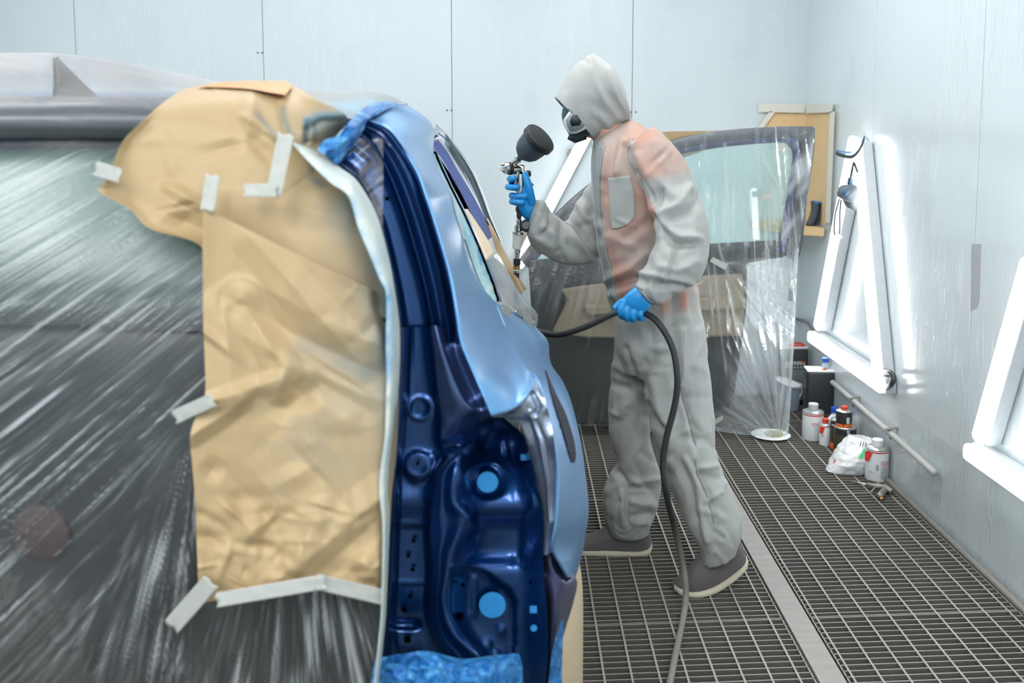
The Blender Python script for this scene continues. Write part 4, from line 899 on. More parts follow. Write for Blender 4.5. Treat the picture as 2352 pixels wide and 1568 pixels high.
for nm, pts in (('seam', [(1455,318),(1444,335),(1441,350),(1452,385),(1468,415),(1490,450)]), ('seam', [(1570,760),(1568,850),(1566,890),(1582,960),(1598,1020),(1600,1075),(1625,1140),(1640,1200)])):
    q = cat1([drape(bv, x, y, .001) for x, y in pts], 6); tube(nm, q, .0022, M_SEAMC, cov, 6)
def sleeve_band(name, a, b, d, hd, wdt, mat):
    """gathered elastic band at a cuff"""
    A = np.array(P(*a, d)); B = np.array(P(*b, d)); c = (A+B)/2; h = (B-A)/2; ax = np.cross(h, (0, 1, 0)); ax /= np.linalg.norm(ax); V = []
    for s in (-.5, -.2, .2, .5):
        for j in range(40):
            t = 2*PI*j/40; k = 1+.05*math.sin(t*18)*(.6+abs(s)); V.append(c+ax*s*wdt+(h*math.cos(t)+np.array((0, hd, 0))*math.sin(t))*k)
    o = mesh(name, V, grid_faces(4, 40, close_c=True), mat, cov); mod(o, 'SOLIDIFY', thickness=.003); return o
sleeve_band('cuff', (1461,653), (1503,698), 3.09, .040, .012, M_SEAMC)
sleeve_band('cuff', (1236,460), (1212,529), 3.51, .041, .014, M_SEAMC)
# --- hood
hr = [(1275,224,1365,321,3.43,.092),(1290,200,1373,317,3.43,.098),(1312,163,1391,307,3.43,.106),(1338,136,1412,295,3.43,.11),(1364,126,1432,283,3.43,.108),(1392,140,1447,272,3.43,.098),(1420,178,1444,256,3.43,.072),(1435,212,1438,235,3.43,.03)]
V, f = ring_tube(hr, 40, 2.1, 9); f = f[:-2]+[f[-1]]
hood = mesh('hood', V, f, M_CLOTH, PER); hm = hood.data
W = mverts(hm); N = mnorms(hm); px = pix(W); X, Y = px[:, 0], px[:, 1]
if (N[:, 1]*(W[:, 1]-3.43+SH)).mean() < 0: N = -N
dz = np.zeros(len(W))
for pts, w_, am in [([(1357,135),(1357,200),(1360,250),(1368,290)], 6, .005), ([(1393,145),(1400,190),(1402,225)], 4, -.004), ([(1375,200),(1390,240),(1420,265)], 8, .009), ([(1362,240),(1390,255),(1430,262)], 8, -.008), ([(1405,220),(1425,255)], 6, -.007), ([(1412,205),(1430,245)], 5, .005), ([(1365,275),(1385,300)], 7, -.006), ([(1375,262),(1400,290)], 7, .006), ([(1340,137),(1353,146),(1357,134)], 5, -.006), ([(1385,140),(1395,148)], 5, -.005), ([(1362,124),(1366,140)], 6, .008)]:
    dz += am*ridge(X, Y, pts, w_)
dz += .004*(.5-np.abs(vnoise(W, 22, 4)))+.003*vnoise(W, 11, 5); dz *= sg((np.hypot(X-1300, Y-262)-0)/1)
W = W+N*dz[:, None]; setverts(hm, W); paint(hood, np.zeros(len(W))); mod(hood, 'SOLIDIFY', thickness=.0015)
A = [np.array(P(1275,224,3.43)), np.array(P(1365,321,3.43))]; c = (A[0]+A[1])/2; h = (A[1]-A[0])/2
rim = [c+h*1.015*math.cos(t)+np.array((0,.094,0))*math.sin(t) for t in np.linspace(0, 2*PI, 49)]
rim2 = [r+np.array((.012, 0, .012)) for r in rim]
o = mesh('hood_hem', [tuple(x) for x in rim]+[tuple(x) for x in rim2], grid_faces(2, 49), M_SEAMC, hood); mod(o, 'SOLIDIFY', thickness=.003)
tube('drawstring', cat1([P(1358,320,3.36), P(1357,328,3.35), P(1361,340,3.35), P(1366,348,3.36)], 6), .0018, simple('string_pale', (176, 178, 172), .8), hood, 8)
# --- head and neck (skin, mostly inside the hood), face turned down to the left
M_SKIN = simple('skin', (206, 160, 134), .5)
fd = Vector((-.80, -.05, -.58)).normalized(); up_ = Vector((-.55, 0, .83)); up_ = (up_-fd*up_.dot(fd)).normalized(); sd = up_.cross(fd)
hc = P(1362, 244, 3.43)
def hp(f_, u_, s_): return hc+fd*f_+up_*u_+sd*s_
hv = []; hf = []
nl, na = 22, 26
for i in range(nl):
    ph = -PI/2+PI*(i+.0)/(nl-1)
    for j in range(na):
        t = 2*PI*j/na; cu_ = math.cos(ph); ff, ss, uu = .092*cu_*math.cos(t), .072*cu_*math.sin(t), .115*math.sin(ph)
        if uu < 0: ff *= 1-.18*min(1, -uu/.1)*(math.cos(t) < 0); ss *= 1-.3*(-uu/.115)
        if math.cos(t) > .96 and -.045 < uu < .02: ff += .020*(1-abs(uu+.022)/.045)          # nose
        if math.cos(t) > .75 and .005 < uu < .035 and .2 < abs(math.sin(t)) < .6: ff -= .008   # eye sockets
        if math.cos(t) > .9 and -.075 < uu < -.055: ff += .005                                  # lips
        hv.append(hp(ff, uu, ss))
head = ([tuple(v) for v in hv], grid_faces(nl, na, close_c=True))
neck = tube_rings([P(1372,275,3.43), P(1390,292,3.43), P(1410,320,3.43)], [.058, .058, .066], 18)
hme = remeshed([head, neck], .006, its=2); body = link('body', hme, M_SKIN, PER)
body['label'] = 'skin of the face and neck'
for s in (-1, 1):
    eb = hp(.074, .018, .030*s); lathe('eye', [(0,-.004),(.006,-.002),(.0085,.002),(.006,.006),(0,.008)], eb, fd, 16, simple('eye_white', (220, 218, 212), .2), body)
# --- respirator
M_RESP = simple('respirator_teal', (44, 74, 78), .45); M_RESPG = simple('respirator_grey', (132, 144, 148), .4); M_RESPW = simple('respirator_white', (212, 212, 206), .5); M_RESPD = simple('respirator_dark', (34, 42, 46), .4)
RES = mesh('respirator', *merge([ring_tube([(1306,228,1368,300,3.43,.070),(1295,240,1354,312,3.43,.066),(1290,262,1330,320,3.43,.052),(1292,276,1316,322,3.43,.036),(1297,292,1312,318,3.43,.014)], 24, 2.2, 5)]), M_RESP, PER)
def cartridge(s):
    d = 3.43+s*.062
    out = [(1308,254),(1293,276),(1300,298),(1308,308),(1325,306),(1345,296),(1352,276),(1336,254)]
    def pl(name, pts, d0, d1, mat, par, bev):
        bm = bmesh.new(); lo_ = [bm.verts.new(P(x, y, d0)) for x, y in pts]; f_ = bm.faces.new(lo_); r = bmesh.ops.extrude_face_region(bm, geom=[f_])
        dv = P(pts[0][0], pts[0][1], d1)-P(pts[0][0], pts[0][1], d0)
        bmesh.ops.translate(bm, vec=(0, dv.y, 0), verts=[v for v in r['geom'] if isinstance(v, bmesh.types.BMVert)])
        bmesh.ops.recalc_face_normals(bm, faces=bm.faces[:]); bmesh.ops.bevel(bm, geom=bm.edges[:], offset=bev, segments=3, affect='EDGES')
        return from_bm(name, bm, mat, par)
    c = pl('filter_cartridge', out, d, d+s*.026, M_RESPW, RES, .003)
    sh = lambda k: [(1322+(x-1322)*k, 281+(y-281)*k) for x, y in out]
    pl('filter_face', sh(.80), d+s*.024, d+s*.030, M_RESPG, c, .0015)
    pl('filter_window', [(1313,266),(1308,280),(1313,290),(1332,288),(1340,270),(1330,262)], d+s*.029, d+s*.032, M_RESPD, c, .001)
cartridge(-1); cartridge(1)
tube('chin_valve', [P(1306,312,3.42), P(1322,318,3.42), P(1346,312,3.42)], [.012, .016, .012], M_RESPD, RES, 14)
tube('strap', cat1([P(1346,288,3.36), P(1358,280,3.365), P(1370,272,3.37)], 6), .004, M_RESPD, RES, 8)
# --- gloves: five bent fingers each
M_GLOVE = NT('blue_nitrile'); _t = M_GLOVE; _n = _t.noise(_t.co((1, 1, 1)), 60, 3, .6, .8)
M_GLOVE = _t.done(_t.bsdf(_t.mix(_n, lin((16, 128, 200)), lin((36, 158, 226))), .38, 0, _t.bump(_n, .35, .003)))
def fing(pts, r0, r1):
    q = cat1(pts, 6); return tube_rings(q, np.linspace(r0, r1, len(q)), 14)
def caps(q, r):   # rounded finger tip
    bm = bmesh.new(); bmesh.ops.create_uvsphere(bm, u_segments=14, v_segments=9, radius=r, matrix=Matrix.Translation(q)); v = [tuple(x.co) for x in bm.verts]; f = [tuple(a.index for a in g.verts) for g in bm.faces]; bm.free(); return v, f
def glove(name, parts, its=2):
    return link(name, remeshed(parts, .0026, its=its), M_GLOVE, PER)
# near hand, back of the hand to the camera, fist closed round the hose
dh = 3.085
pp = []
pp.append(ring_tube([(1464,654,1499,694,3.088,.026),(1452,664,1494,704,dh,.026),(1438,676,1488,712,dh,.024),(1428,690,1482,716,dh,.020),(1426,700,1478,720,dh+.006,.014)], 20, 2.6, 5))
for mc, pi_, mid, tip, r in (((1432,694),(1424,714),(1430,727),(1440,718),.0105),((1444,699),(1437,722),(1444,733),(1452,722),.0108),((1458,704),(1453,726),(1459,734),(1466,723),.0105),((1472,707),(1471,726),(1476,732),(1480,722),.0095)):
    pts = [P(*mc, dh-.006), P(*pi_, dh-.012), P(mid[0], mid[1], dh+.012), P(tip[0], tip[1], dh+.034)]
    pp.append(fing(pts, r*1.08, r*.9)); pp.append(caps(pts[-1], r*.9)); pp.append(caps(pts[0], r*1.1))
tp = [P(1440,690,dh+.028), P(1424,697,dh+.034), P(1416,705,dh+.030), P(1413,707,dh+.022)]
pp.append(fing(tp, .013, .0095)); pp.append(caps(tp[-1], .0095))
glove('glove', pp, 2)['label'] = 'blue glove closed round the hose'
# far hand round the gun handle: thumb up the near side, fingers from the front
dg_ = 3.50
pp = [ring_tube([(1238,472,1212,508,3.505,.026),(1230,460,1196,492,3.505,.030),(1222,444,1188,476,3.508,.032),(1216,428,1186,456,3.512,.030),(1208,412,1190,436,3.518,.024)], 20, 2.5, 5)]
tp = [P(1220,462,3.485), P(1217,442,3.475), P(1212,420,3.472), P(1206,402,3.474)]
pp.append(fing(tp, .0165, .0115)); pp.append(caps(tp[-1], .0115)); pp.append(caps(tp[0], .0165))
for (y, xl, xt, yt, r) in ((411,1171,1180,409,.0118),(429,1167,1188,430,.0122),(449,1176,1205,451,.0118),(463,1176,1200,465,.0108)):
    pts = [P(1200, y+6, 3.535), P(1180, y+1, 3.535), P(xl, y, 3.512), P((xl+xt)/2, (y+yt)/2+1, 3.478), P(xt, yt, 3.474)]
    pp.append(fing(pts, r, r*.92)); pp.append(caps(pts[-1], r*.92)); pp.append(caps(pts[0], r))
glove('glove', pp, 2)['label'] = 'blue glove gripping the spray gun'
# --- shoes
def m_knit():
    t = NT('shoe_knit'); v = t.noise(t.co((1, 1, 1)), 300, 2); return t.done(t.bsdf(t.mix(v, lin((84, 80, 80)), lin((116, 110, 108))), .8, 0, t.bump(v, .3, .002)))
M_KNIT = m_knit(); M_SOLE = simple('sole_cream', (206, 198, 176), .7, var=.08, scale=40)
def shoe(rings, lab):
    V, f = ring_tube(rings, 26, 2.5, 6); o = mesh('shoe', V, f, M_KNIT, PER); o['label'] = lab
    sr_ = []
    for ax, ay, bx, by, d, hd in rings:
        L_ = math.hypot(bx-ax, by-ay); k = min(1, 17/max(L_, 1)); ux, uy = (ax-bx)/L_, (ay-by)/L_
        sr_.append((ax+ux*2, ay+uy*2, ax+(bx-ax)*k, ay+(by-ay)*k, d, hd+.004))
    V, f = ring_tube(sr_, 26, 3.2, 6); mesh('sole', V, f, M_SOLE, o); return o
d1 = Pf(1585, 1362).y+SH+.03; d2 = Pf(1430, 1271).y+SH+.03
shoe([(1546,1348,1548,1338,d1,.014),(1556,1354,1560,1326,d1,.034),(1578,1360,1582,1306,d1,.044),(1608,1359,1600,1284,d1,.046),(1640,1350,1622,1262,d1,.043),(1668,1334,1650,1246,d1,.040),(1694,1314,1680,1236,d1,.038),(1711,1298,1697,1246,d1,.032),(1717,1284,1708,1262,d1,.014)], 'grey shoe pushing off with the heel raised')
shoe([(1302,1262,1303,1252,d2,.014),(1312,1266,1314,1242,d2,.034),(1338,1267,1340,1232,d2,.044),(1370,1267,1372,1222,d2,.046),(1405,1269,1404,1206,d2,.043),(1440,1272,1440,1198,d2,.040),(1468,1272,1470,1198,d2,.038),(1488,1266,1488,1206,d2,.033),(1497,1256,1495,1232,d2,.014)], 'grey shoe flat on the grating')
print('depths', d1, d2)
# ================================================================ SPRAY GUN AND HOSE
M_CHROME = simple('chrome', (190, 186, 178), .22, 1.0, var=.03); M_CUP = simple('cup_black', (64, 73, 79), .35, var=.1, scale=12); M_BLK = simple('plastic_black', (30, 32, 34), .45); M_BRASS = simple('brass', (190, 150, 84), .3, .9)
GUN = empty('spray_gun', 'gravity fed spray gun with a dark paint cup held in the blue glove', 'spray gun', P(1193, 430, 3.5))
D = 3.50
c0 = P(1190, 366, D); c1 = P(1240, 318, D-.045); ax = (c1-c0).normalized()
cup = lathe('paint_cup', [(.008,-.004),(.010,.010),(.020,.017),(.036,.030),(.046,.048),(.050,.070),(.053,.098),(.0,.098)], c0, ax, 40, M_CUP, GUN)
lathe('cup_lid', [(.0,.093),(.054,.093),(.059,.096),(.059,.114),(.055,.119),(.0,.121)], c0, ax, 40, M_BLK, cup)
lathe('cup_connector', [(.010,-.028),(.010,-.006),(.013,-.005),(.013,.004),(.009,.006)], c0, ax, 24, M_CHROME, GUN)
gx = (P(1150, 388, D-.03)-P(1200, 386, D)).normalized()
lathe('gun_head', [(.0,0),(.014,.001),(.016,.012),(.016,.030),(.013,.034)], P(1196, 389, D), gx, 24, M_CHROME, GUN)
lathe('lock_ring', [(.013,.0),(.021,.001),(.022,.005),(.022,.012),(.019,.015),(.010,.016)], P(1176, 387, D-.008), gx, 32, M_BLK, GUN)
lathe('air_cap', [(.010,.0),(.020,.001),(.020,.010),(.016,.014),(.010,.016),(.006,.020),(0,.020)], P(1167, 386, D-.012), gx, 32, M_CHROME, GUN)
for dy in (-9, 9): tube('air_horn', [P(1160, 386+dy, D-.016), P(1149, 382+dy*.5, D-.02)], [.006, .003], M_CHROME, GUN, 10)
bar('gun_body', P(1198, 378, D), P(1192, 478, D), .022, .026, (0, 1, 0), M_CHROME, GUN, .006)
bar('gun_bridge', P(1186, 392, D), P(1212, 402, D), .020, .026, (0, 1, 0), M_CHROME, GUN, .005)
lathe('fluid_knob', [(.0,0),(.010,.0),(.011,.004),(.011,.018),(0,.019)], P(1206, 399, D), -gx, 20, M_BLK, GUN)
tube('pattern_knob', [P(1212, 415, D), P(1222, 428, D)], [.007, .008], M_BLK, GUN, 14)
tube('trigger', cat1([P(1190, 394, D-.016), P(1184, 420, D-.018), P(1190, 446, D-.014)], 6), .004, M_CHROME, GUN, 10)
dn = (P(1187, 640, D)-P(1193, 480, D)).normalized()
lathe('swivel', [(.0,0),(.013,.0),(.013,.014),(.009,.016),(.009,.032),(.007,.034),(.007,.05)], P(1193, 476, D), dn, 20, M_BLK, GUN)
lathe('fitting', [(.007,0),(.009,.002),(.009,.02),(.014,.022),(.014,.04),(.008,.043),(.008,.056)], P(1192, 503, D), dn, 20, M_CHROME, GUN)
gg = lathe('regulator_gauge', [(.0,0),(.020,.0),(.021,.003),(.021,.02),(0,.021)], P(1208, 517, D-.002), (.15, -1, -.1), 28, M_BLK, GUN)
lathe('gauge_face', [(.0,0),(.013,0),(.013,.001),(0,.0011)], P(1208, 517, D-.0235), (.15, -1, -.1), 24, simple('gauge_face', (120, 124, 126), .3), gg)
def m_clear(name, rgb, a):
    t = NT(name); tr = t.n('ShaderNodeBsdfTransparent'); return t.done(t.mixsh(a, tr.outputs[0], t.bsdf(lin(rgb), .2)))
fl = lathe('filter_bowl', [(.012,0),(.0175,.002),(.0175,.052),(.014,.056),(.0,.057)], P(1190, 535, D), dn, 26, m_clear('filter_clear', (206, 202, 194), .55), GUN)
lathe('filter_cap', [(.0,-.004),(.019,-.004),(.019,.004),(.0,.004)], P(1190, 535, D), dn, 26, M_CHROME, fl)
lathe('lower_fitting', [(.007,0),(.010,.001),(.010,.012),(.008,.014),(.008,.03)], P(1189, 573, D), dn, 18, M_CHROME, GUN)
lathe('coupler', [(.010,0),(.0125,.001),(.0125,.02),(.010,.022)], P(1188, 594, D), dn, 18, M_BLK, GUN)
lathe('coupler_brass', [(.010,0),(.012,.001),(.012,.014),(.009,.015)], P(1187, 609, D), dn, 18, M_BRASS, GUN)
lathe('hose_clamp', [(.009,0),(.0115,0),(.0115,.008),(.009,.008)], P(1187, 621, D), dn, 18, M_CHROME, GUN)
def m_hose():
    t = NT('hose_rubber'); cco = t.n('ShaderNodeTexCoord'); sp = t.n('ShaderNodeSeparateXYZ'); t.l(cco.outputs['Object'], sp.inputs[0])
    dust = t.ramp(sp.outputs[2], [(.02, (1, 1, 1)), (.30, (0, 0, 0))]); n = t.noise(t.co(), 25, 3)
    return t.done(t.bsdf(t.mix(t.math('MULTIPLY', dust, .9), t.mix(n, lin((34, 36, 37)), lin((52, 54, 54))), lin((132, 130, 122))), .55, 0))
hp_ = [P(1187,622,3.50),P(1186,650,3.50),P(1186,690,3.48),P(1195,730,3.44),P(1216,752,3.36),P(1240,762,3.27),P(1270,768,3.21),P(1300,765,3.17),P(1350,748,3.13),P(1395,726,3.105),P(1420,716,3.10),P(1455,713,3.10),P(1484,720,3.09),
       P(1515,745,3.05),P(1545,800,3.02),P(1556,870,3.0),P(1550,930,3.0),P(1532,1000,3.0),P(1523,1060,3.0),P(1530,1130,3.0),P(1546,1200,3.0)]
fl_ = [_P(1567,1290,2.985),_P(1574,1335,2.965),_P(1575,1375,2.945),Pf(1568,1425,.012),Pf(1552,1500,.011),Pf(1538,1570,.011),Pf(1515,1660,.011),Pf(1480,1800,.011)]
hp_[-1] = _P(1549,1210,2.985)
tag(tube('air_hose', cat1(hp_+fl_, 8), .0098, m_hose(), None, 14), 'black rubber air hose running from the spray gun through the left hand to the grating', 'hose')

P = _P
# ================================================================ OPENED FRONT DOOR UNDER FILM
DD = 4.72
M_TRIM = simple('door_trim_dark', (58, 62, 62), .6); M_BEIGE = simple('door_trim_beige', (150, 138, 118), .7); M_FRAME = simple('door_frame_grey', (70, 74, 76), .4); M_DNAVY = m_paint('door_navy', (34, 42, 84), .4, .4)
DOOR = bpy.data.objects.new('door', None); COL.objects.link(DOOR); DOOR.parent = CAR; DOOR.matrix_parent_inverse = Matrix.Translation(CAR.location).inverted(); DOOR.empty_display_size = .05
DOOR['label'] = 'opened front door seen from inside under clear film'
def strip_sheet(name, outer, inner, d, mat, th=.03, n=6):
    rows = [[(a[0], a[1], d), ((a[0]+b[0])/2, (a[1]+b[1])/2, d-.008), (b[0], b[1], d)] for a, b in zip(outer, inner)]
    return sheet(name, rows, n, 4, None, mat, DOOR, th)
fo = [(1196,596),(1262,510),(1340,436),(1440,368),(1545,324),(1620,308),(1700,299),(1790,294),(1868,293)]
fm = [(1204,606),(1270,524),(1348,450),(1446,386),(1550,342),(1622,327),(1700,317),(1785,312),(1852,312)]
fi = [(1212,614),(1280,536),(1356,464),(1452,402),(1553,354),(1625,338),(1702,329),(1784,323),(1836,325)]
strip_sheet('window_frame', fo, fm, DD-.01, M_FRAME); strip_sheet('frame_seal', fm, fi, DD, M_DNAVY)
ro = [(1868,293),(1866,340),(1856,420),(1846,500),(1836,575),(1826,600)]; ri = [(1800,322),(1822,352),(1813,420),(1802,490),(1790,550),(1786,575)]
strip_sheet('rear_frame', ro, [(a*.42+b*.58, c*.42+d_*.58) for (a, c), (b, d_) in zip(ro, ri)], DD-.012, M_FRAME); strip_sheet('rear_frame_seal', [(a*.42+b*.58, c*.42+d_*.58) for (a, c), (b, d_) in zip(ro, ri)], ri, DD, M_DNAVY)
def m_dglass():
    t = NT('door_glass'); tr = t.n('ShaderNodeBsdfTransparent'); tr.inputs[0].default_value = (.84, .955, .935, 1)
    gl = t.n('ShaderNodeBsdfGlossy'); gl.inputs['Roughness'].default_value = .03; return t.done(t.mixsh(.08, tr.outputs[0], gl.outputs[0]))
gp = [(1222,600),(1280,534),(1356,462),(1452,400),(1553,352),(1625,336),(1702,327),(1795,322),(1815,334),(1823,352),(1813,420),(1802,490),(1790,552),(1600,566),(1400,590)]
poly_plate('glass', [P(x, y, DD+.004) for x, y in gp], .004, m_dglass(), DOOR)
def plate(name, pts, d, th, mat, bev=.006, par=None, lab=None):
    o = poly_plate(name, [P(x, y, d) for x, y in pts], th, mat, par or DOOR, bev)
    if lab: o['label'] = lab
    return o
plate('inner_panel', [(1214,612),(1400,592),(1600,568),(1792,556),(1806,590),(1716,604),(1716,700),(1700,820),(1688,900),(1668,962),(1500,974),(1300,974),(1236,962),(1226,800)], DD+.02, .06, M_TRIM)
plate('trim_insert', [(1288,664),(1350,655),(1500,640),(1706,628),(1712,700),(1704,772),(1500,778),(1345,776),(1268,762),(1292,715),(1302,690)], DD-.045, .02, M_BEIGE, .008, None, 'beige trim insert')
plate('armrest', [(1340,702),(1500,690),(1700,680),(1702,712),(1500,722),(1350,726)], DD-.075, .03, M_BEIGE, .01)
plate('sill_strip', [(1216,598),(1400,582),(1600,562),(1786,552),(1790,572),(1600,584),(1400,604),(1218,622)], DD-.03, .02, simple('sill_black', (44, 50, 50), .5))
tube('latch', [P(1820, 640, DD+.02), P(1820, 690, DD+.02)], .02, M_CHROME, DOOR, 10)
plate('outer_skin', [(1214,622),(1600,582),(1700,610),(1690,800),(1670,920),(1500,960),(1240,955)], DD+.13, .01, M_PAINT)
fb = Pf(1795, 1003).y
def dfilm(X, Y):
    R = streak(X, Y, (1790,1010), 16, .006, 61); T = streak(X, Y, (1662,604), 10, .007, 63); V_ = streak(X, Y, (1690,-900), 90, .003, 65)
    wR = sg((Y-760)/60)*sg((X-1600)/40); wT = sg((Y-608)/12)*(1-wR)*sg((X-1560)/40)
    return R*wR+T*wT+V_*(1-wR)*(1-wT)
def dattr(X, Y):
    s = dfilm(X, Y); right = sg((X-np.interp(Y, [600,700,850,930,1000], [1706,1712,1692,1670,1560]))/7)*sg((Y-600)/4)
    low = sg((Y-560)/20); v = np.clip((s-.18)*1.6, 0, 1)
    a = .05+.10*(1-low)+v*(.40-.10*low)*(1-right)+right*np.clip(.42+.6*s, .15, .88)
    rf = inpoly(X, Y, [(1822,330),(1875,290),(1834,590),(1790,575)], 4)
    a = a*(1-rf)+rf*np.clip(.22+.7*vnoise(np.stack([X*.7+Y*.5, Y*.25, X*0], -1), .09, 4), .04, .75)
    lines = [([(1555,345),(1610,560)], 3), ([(1610,330),(1650,560),(1690,700)], 3.5), ([(1665,330),(1672,560)], 7), ([(1745,345),(1800,445)], 4), ([(1730,450),(1715,560)], 9), ([(1765,455),(1770,560)], 7), ([(1670,610),(1690,760),(1720,900)], 4), ([(1640,600),(1655,760),(1668,850)], 3), ([(1700,940),(1755,820),(1820,640)], 6), ([(1625,600),(1640,760)], 3), ([(1665,604),(1830,592)], 3)]
    for p_, w_ in lines: a = np.maximum(a, .55*ridge(X, Y, p_, w_))
    a = np.maximum(a, .8*sg((X-np.interp(Y, [290,560,600,800,1010], [1868,1834,1830,1822,1806])+7)/2)*(Y > 570))
    return np.clip(a, 0, 1)
rows = [[(1192,585,DD-.05),(1300,470,DD-.05),(1440,364,DD-.05),(1620,303,DD-.05),(1740,291,DD-.05),(1874,290,DD-.05)],
 [(1200,620,DD-.09),(1310,560,DD-.06),(1450,470,DD-.06),(1620,430,DD-.06),(1740,430,DD-.06),(1856,430,DD-.05)],
 [(1204,680,DD-.12),(1320,660,DD-.12),(1450,620,DD-.12),(1620,590,DD-.11),(1740,585,DD-.09),(1834,585,DD-.04)],
 [(1210,760,DD-.12),(1320,760,DD-.14),(1450,750,DD-.15),(1620,745,DD-.14),(1740,745,DD-.08),(1826,745,DD-.02)],
 [(1216,870,DD-.10),(1330,880,DD-.12),(1460,880,DD-.12),(1630,880,DD-.10),(1740,885,DD-.04),(1818,885,DD+.03)],
 [(1222,975,DD-.02),(1340,978,DD-.04),(1480,980,DD-.04),(1640,990,DD-.02),(1745,1002,fb-.04),(1811,1004,fb)]]
o = sheet('masking_film', rows, 26, 34, lambda X, Y: .014*dfilm(X, Y)*sg((X-1195)/15), m_film('door_film', .02, .72, (222, 230, 232), .2, .2, .03), None, attr=dattr)
tag(o, 'clear film draped over the opened car door down to the grating', 'plastic film')
def flat_tape(pts, d, label, mat=None, name='masking_tape', cat='masking tape', th=.0006):
    o = poly_plate(name, [P(x, y, d) for x, y in pts], th, mat or M_TAPE); return tag(o, label, cat)
flat_tape([(1630,600),(1638,590),(1672,607),(1665,620)], DD-.145, 'short slanting tape on the film just behind the painter\'s elbow')
flat_tape([(1634,966),(1660,954),(1662,963),(1638,977)], DD-.075, 'small tape near the foot of the door film beside the trouser leg')
flat_tape([(1748,446),(1775,442),(1776,456),(1750,460)], DD-.09, 'faint tape on the film over the middle of the door glass')
flat_tape([(1784,336),(1800,328),(1806,338),(1792,348)], DD-.09, 'faint tape at the top right corner of the door glass')
o = poly_plate('masking_paper', [P(x, y, DD+.06) for x, y in ((1506,306),(1530,302),(1640,300),(1700,299),(1700,330),(1620,345),(1540,372),(1500,380))], .002, M_PAPER); tag(o, 'tan paper standing up behind the top of the door frame', 'paper'); 
# ================================================================ CORNER BOARDS AND SHELF
def m_ply():
    t = NT('plywood'); v = t.noise(t.co((3, 3, .7)), 3.2, 4, .6, 1.2); c = t.mix(v, lin((206, 172, 122)), lin((226, 198, 152))); return t.done(t.bsdf(c, .55, 0))
M_PLY = m_ply(); M_MILK = simple('milky_tape', (214, 212, 200), .5, var=.03)
c_ = BY-.012
o = poly_plate('plywood_board', [P(x, y, BY-.002) for x, y in ((1774,258),(1849,260),(1843,540),(1832,540),(1832,316),(1762,312),(1757,293))][::-1], -.012, M_PLY); tag(o, 'plywood board on the back wall with a slanted edge, in the corner behind the door', 'board')
pr = [Pw(x, y, WX-.002) for x, y in ((1851,259),(1909,257),(1899,512),(1842,520))]
o = poly_plate('plywood_board', pr, .012, M_PLY); tag(o, 'narrow plywood board on the right wall beside the corner', 'board')
M_SHELFW = simple('shelf_wood', (214, 182, 136), .6)
ya = Pw(1899, 520, WX-.005).y; zt = P(1870, 514, (ya+BY)/2).z
bmx = bmesh.new(); vs = [bmx.verts.new(v) for v in ((WX-.016, ya, zt), (WX-.016, BY-.016, zt), (WX-.30, BY-.016, zt), (WX-.20, ya+.12, zt))]
f_ = bmx.faces.new(vs); r = bmesh.ops.extrude_face_region(bmx, geom=[f_]); bmesh.ops.translate(bmx, vec=(0, 0, -.045), verts=[v for v in r['geom'] if isinstance(v, bmesh.types.BMVert)]); bmesh.ops.bevel(bmx, geom=bmx.edges[:], offset=.004, segments=2, affect='EDGES')
SHELF = from_bm('corner_shelf', bmx, M_SHELFW, None, False); tag(SHELF, 'small wooden corner shelf under the plywood boards', 'shelf')
def wall_tape(pts, label, back):
    q = [P(x, y, BY-.016) for x, y in pts] if back else [Pw(x, y, WX-.016) for x, y in pts]
    o = poly_plate('masking_tape', q, .0008, M_MILK); return tag(o, label, 'masking tape')
wall_tape([(1740,237),(1848,240),(1848,259),(1742,257)], 'milky tape along the top of the back plywood board', True)
wall_tape([(1768,255),(1780,258),(1752,296),(1738,296)], 'milky tape down the slanted edge of the back plywood board', True)
wall_tape([(1852,240),(1914,238),(1911,258),(1852,260)], 'milky tape along the top of the right wall plywood board', False)
wall_tape([(1906,256),(1917,256),(1906,512),(1896,510)], 'milky tape down the right edge of the narrow plywood board', False)
# curved sanding block on the shelf
y0 = ya+.13; rows = []
for x, y, w_ in ((1858,516,7),(1866,500,6.5),(1871,480,6.5),(1870,462,7)):
    rows.append((x, y, w_))
BLK = empty('sanding_block', 'small curved grey sanding block with a blue top on the corner shelf', 'tool', P(1865, 514, y0))
yb = y0
V, f = ring_tube([(x-w_, y, x+w_+2, y+1, yb, .028) for x, y, w_ in rows], 16, 4, 5); mesh('grip', V, f, simple('block_grey', (66, 74, 84), .6), BLK)
V, f = ring_tube([(x+w_+1, y, x+w_+8, y+3, yb+.01, .03) for x, y, w_ in rows], 16, 4, 5); mesh('pad', V, f, simple('block_dark', (40, 54, 72), .6), BLK)
V, f = ring_tube([(1866,460,1880,463,yb,.03),(1867,466,1881,469,yb,.03)], 16, 4, 3); mesh('blue_top', V, f, simple('block_blue', (20, 118, 200), .5), BLK)
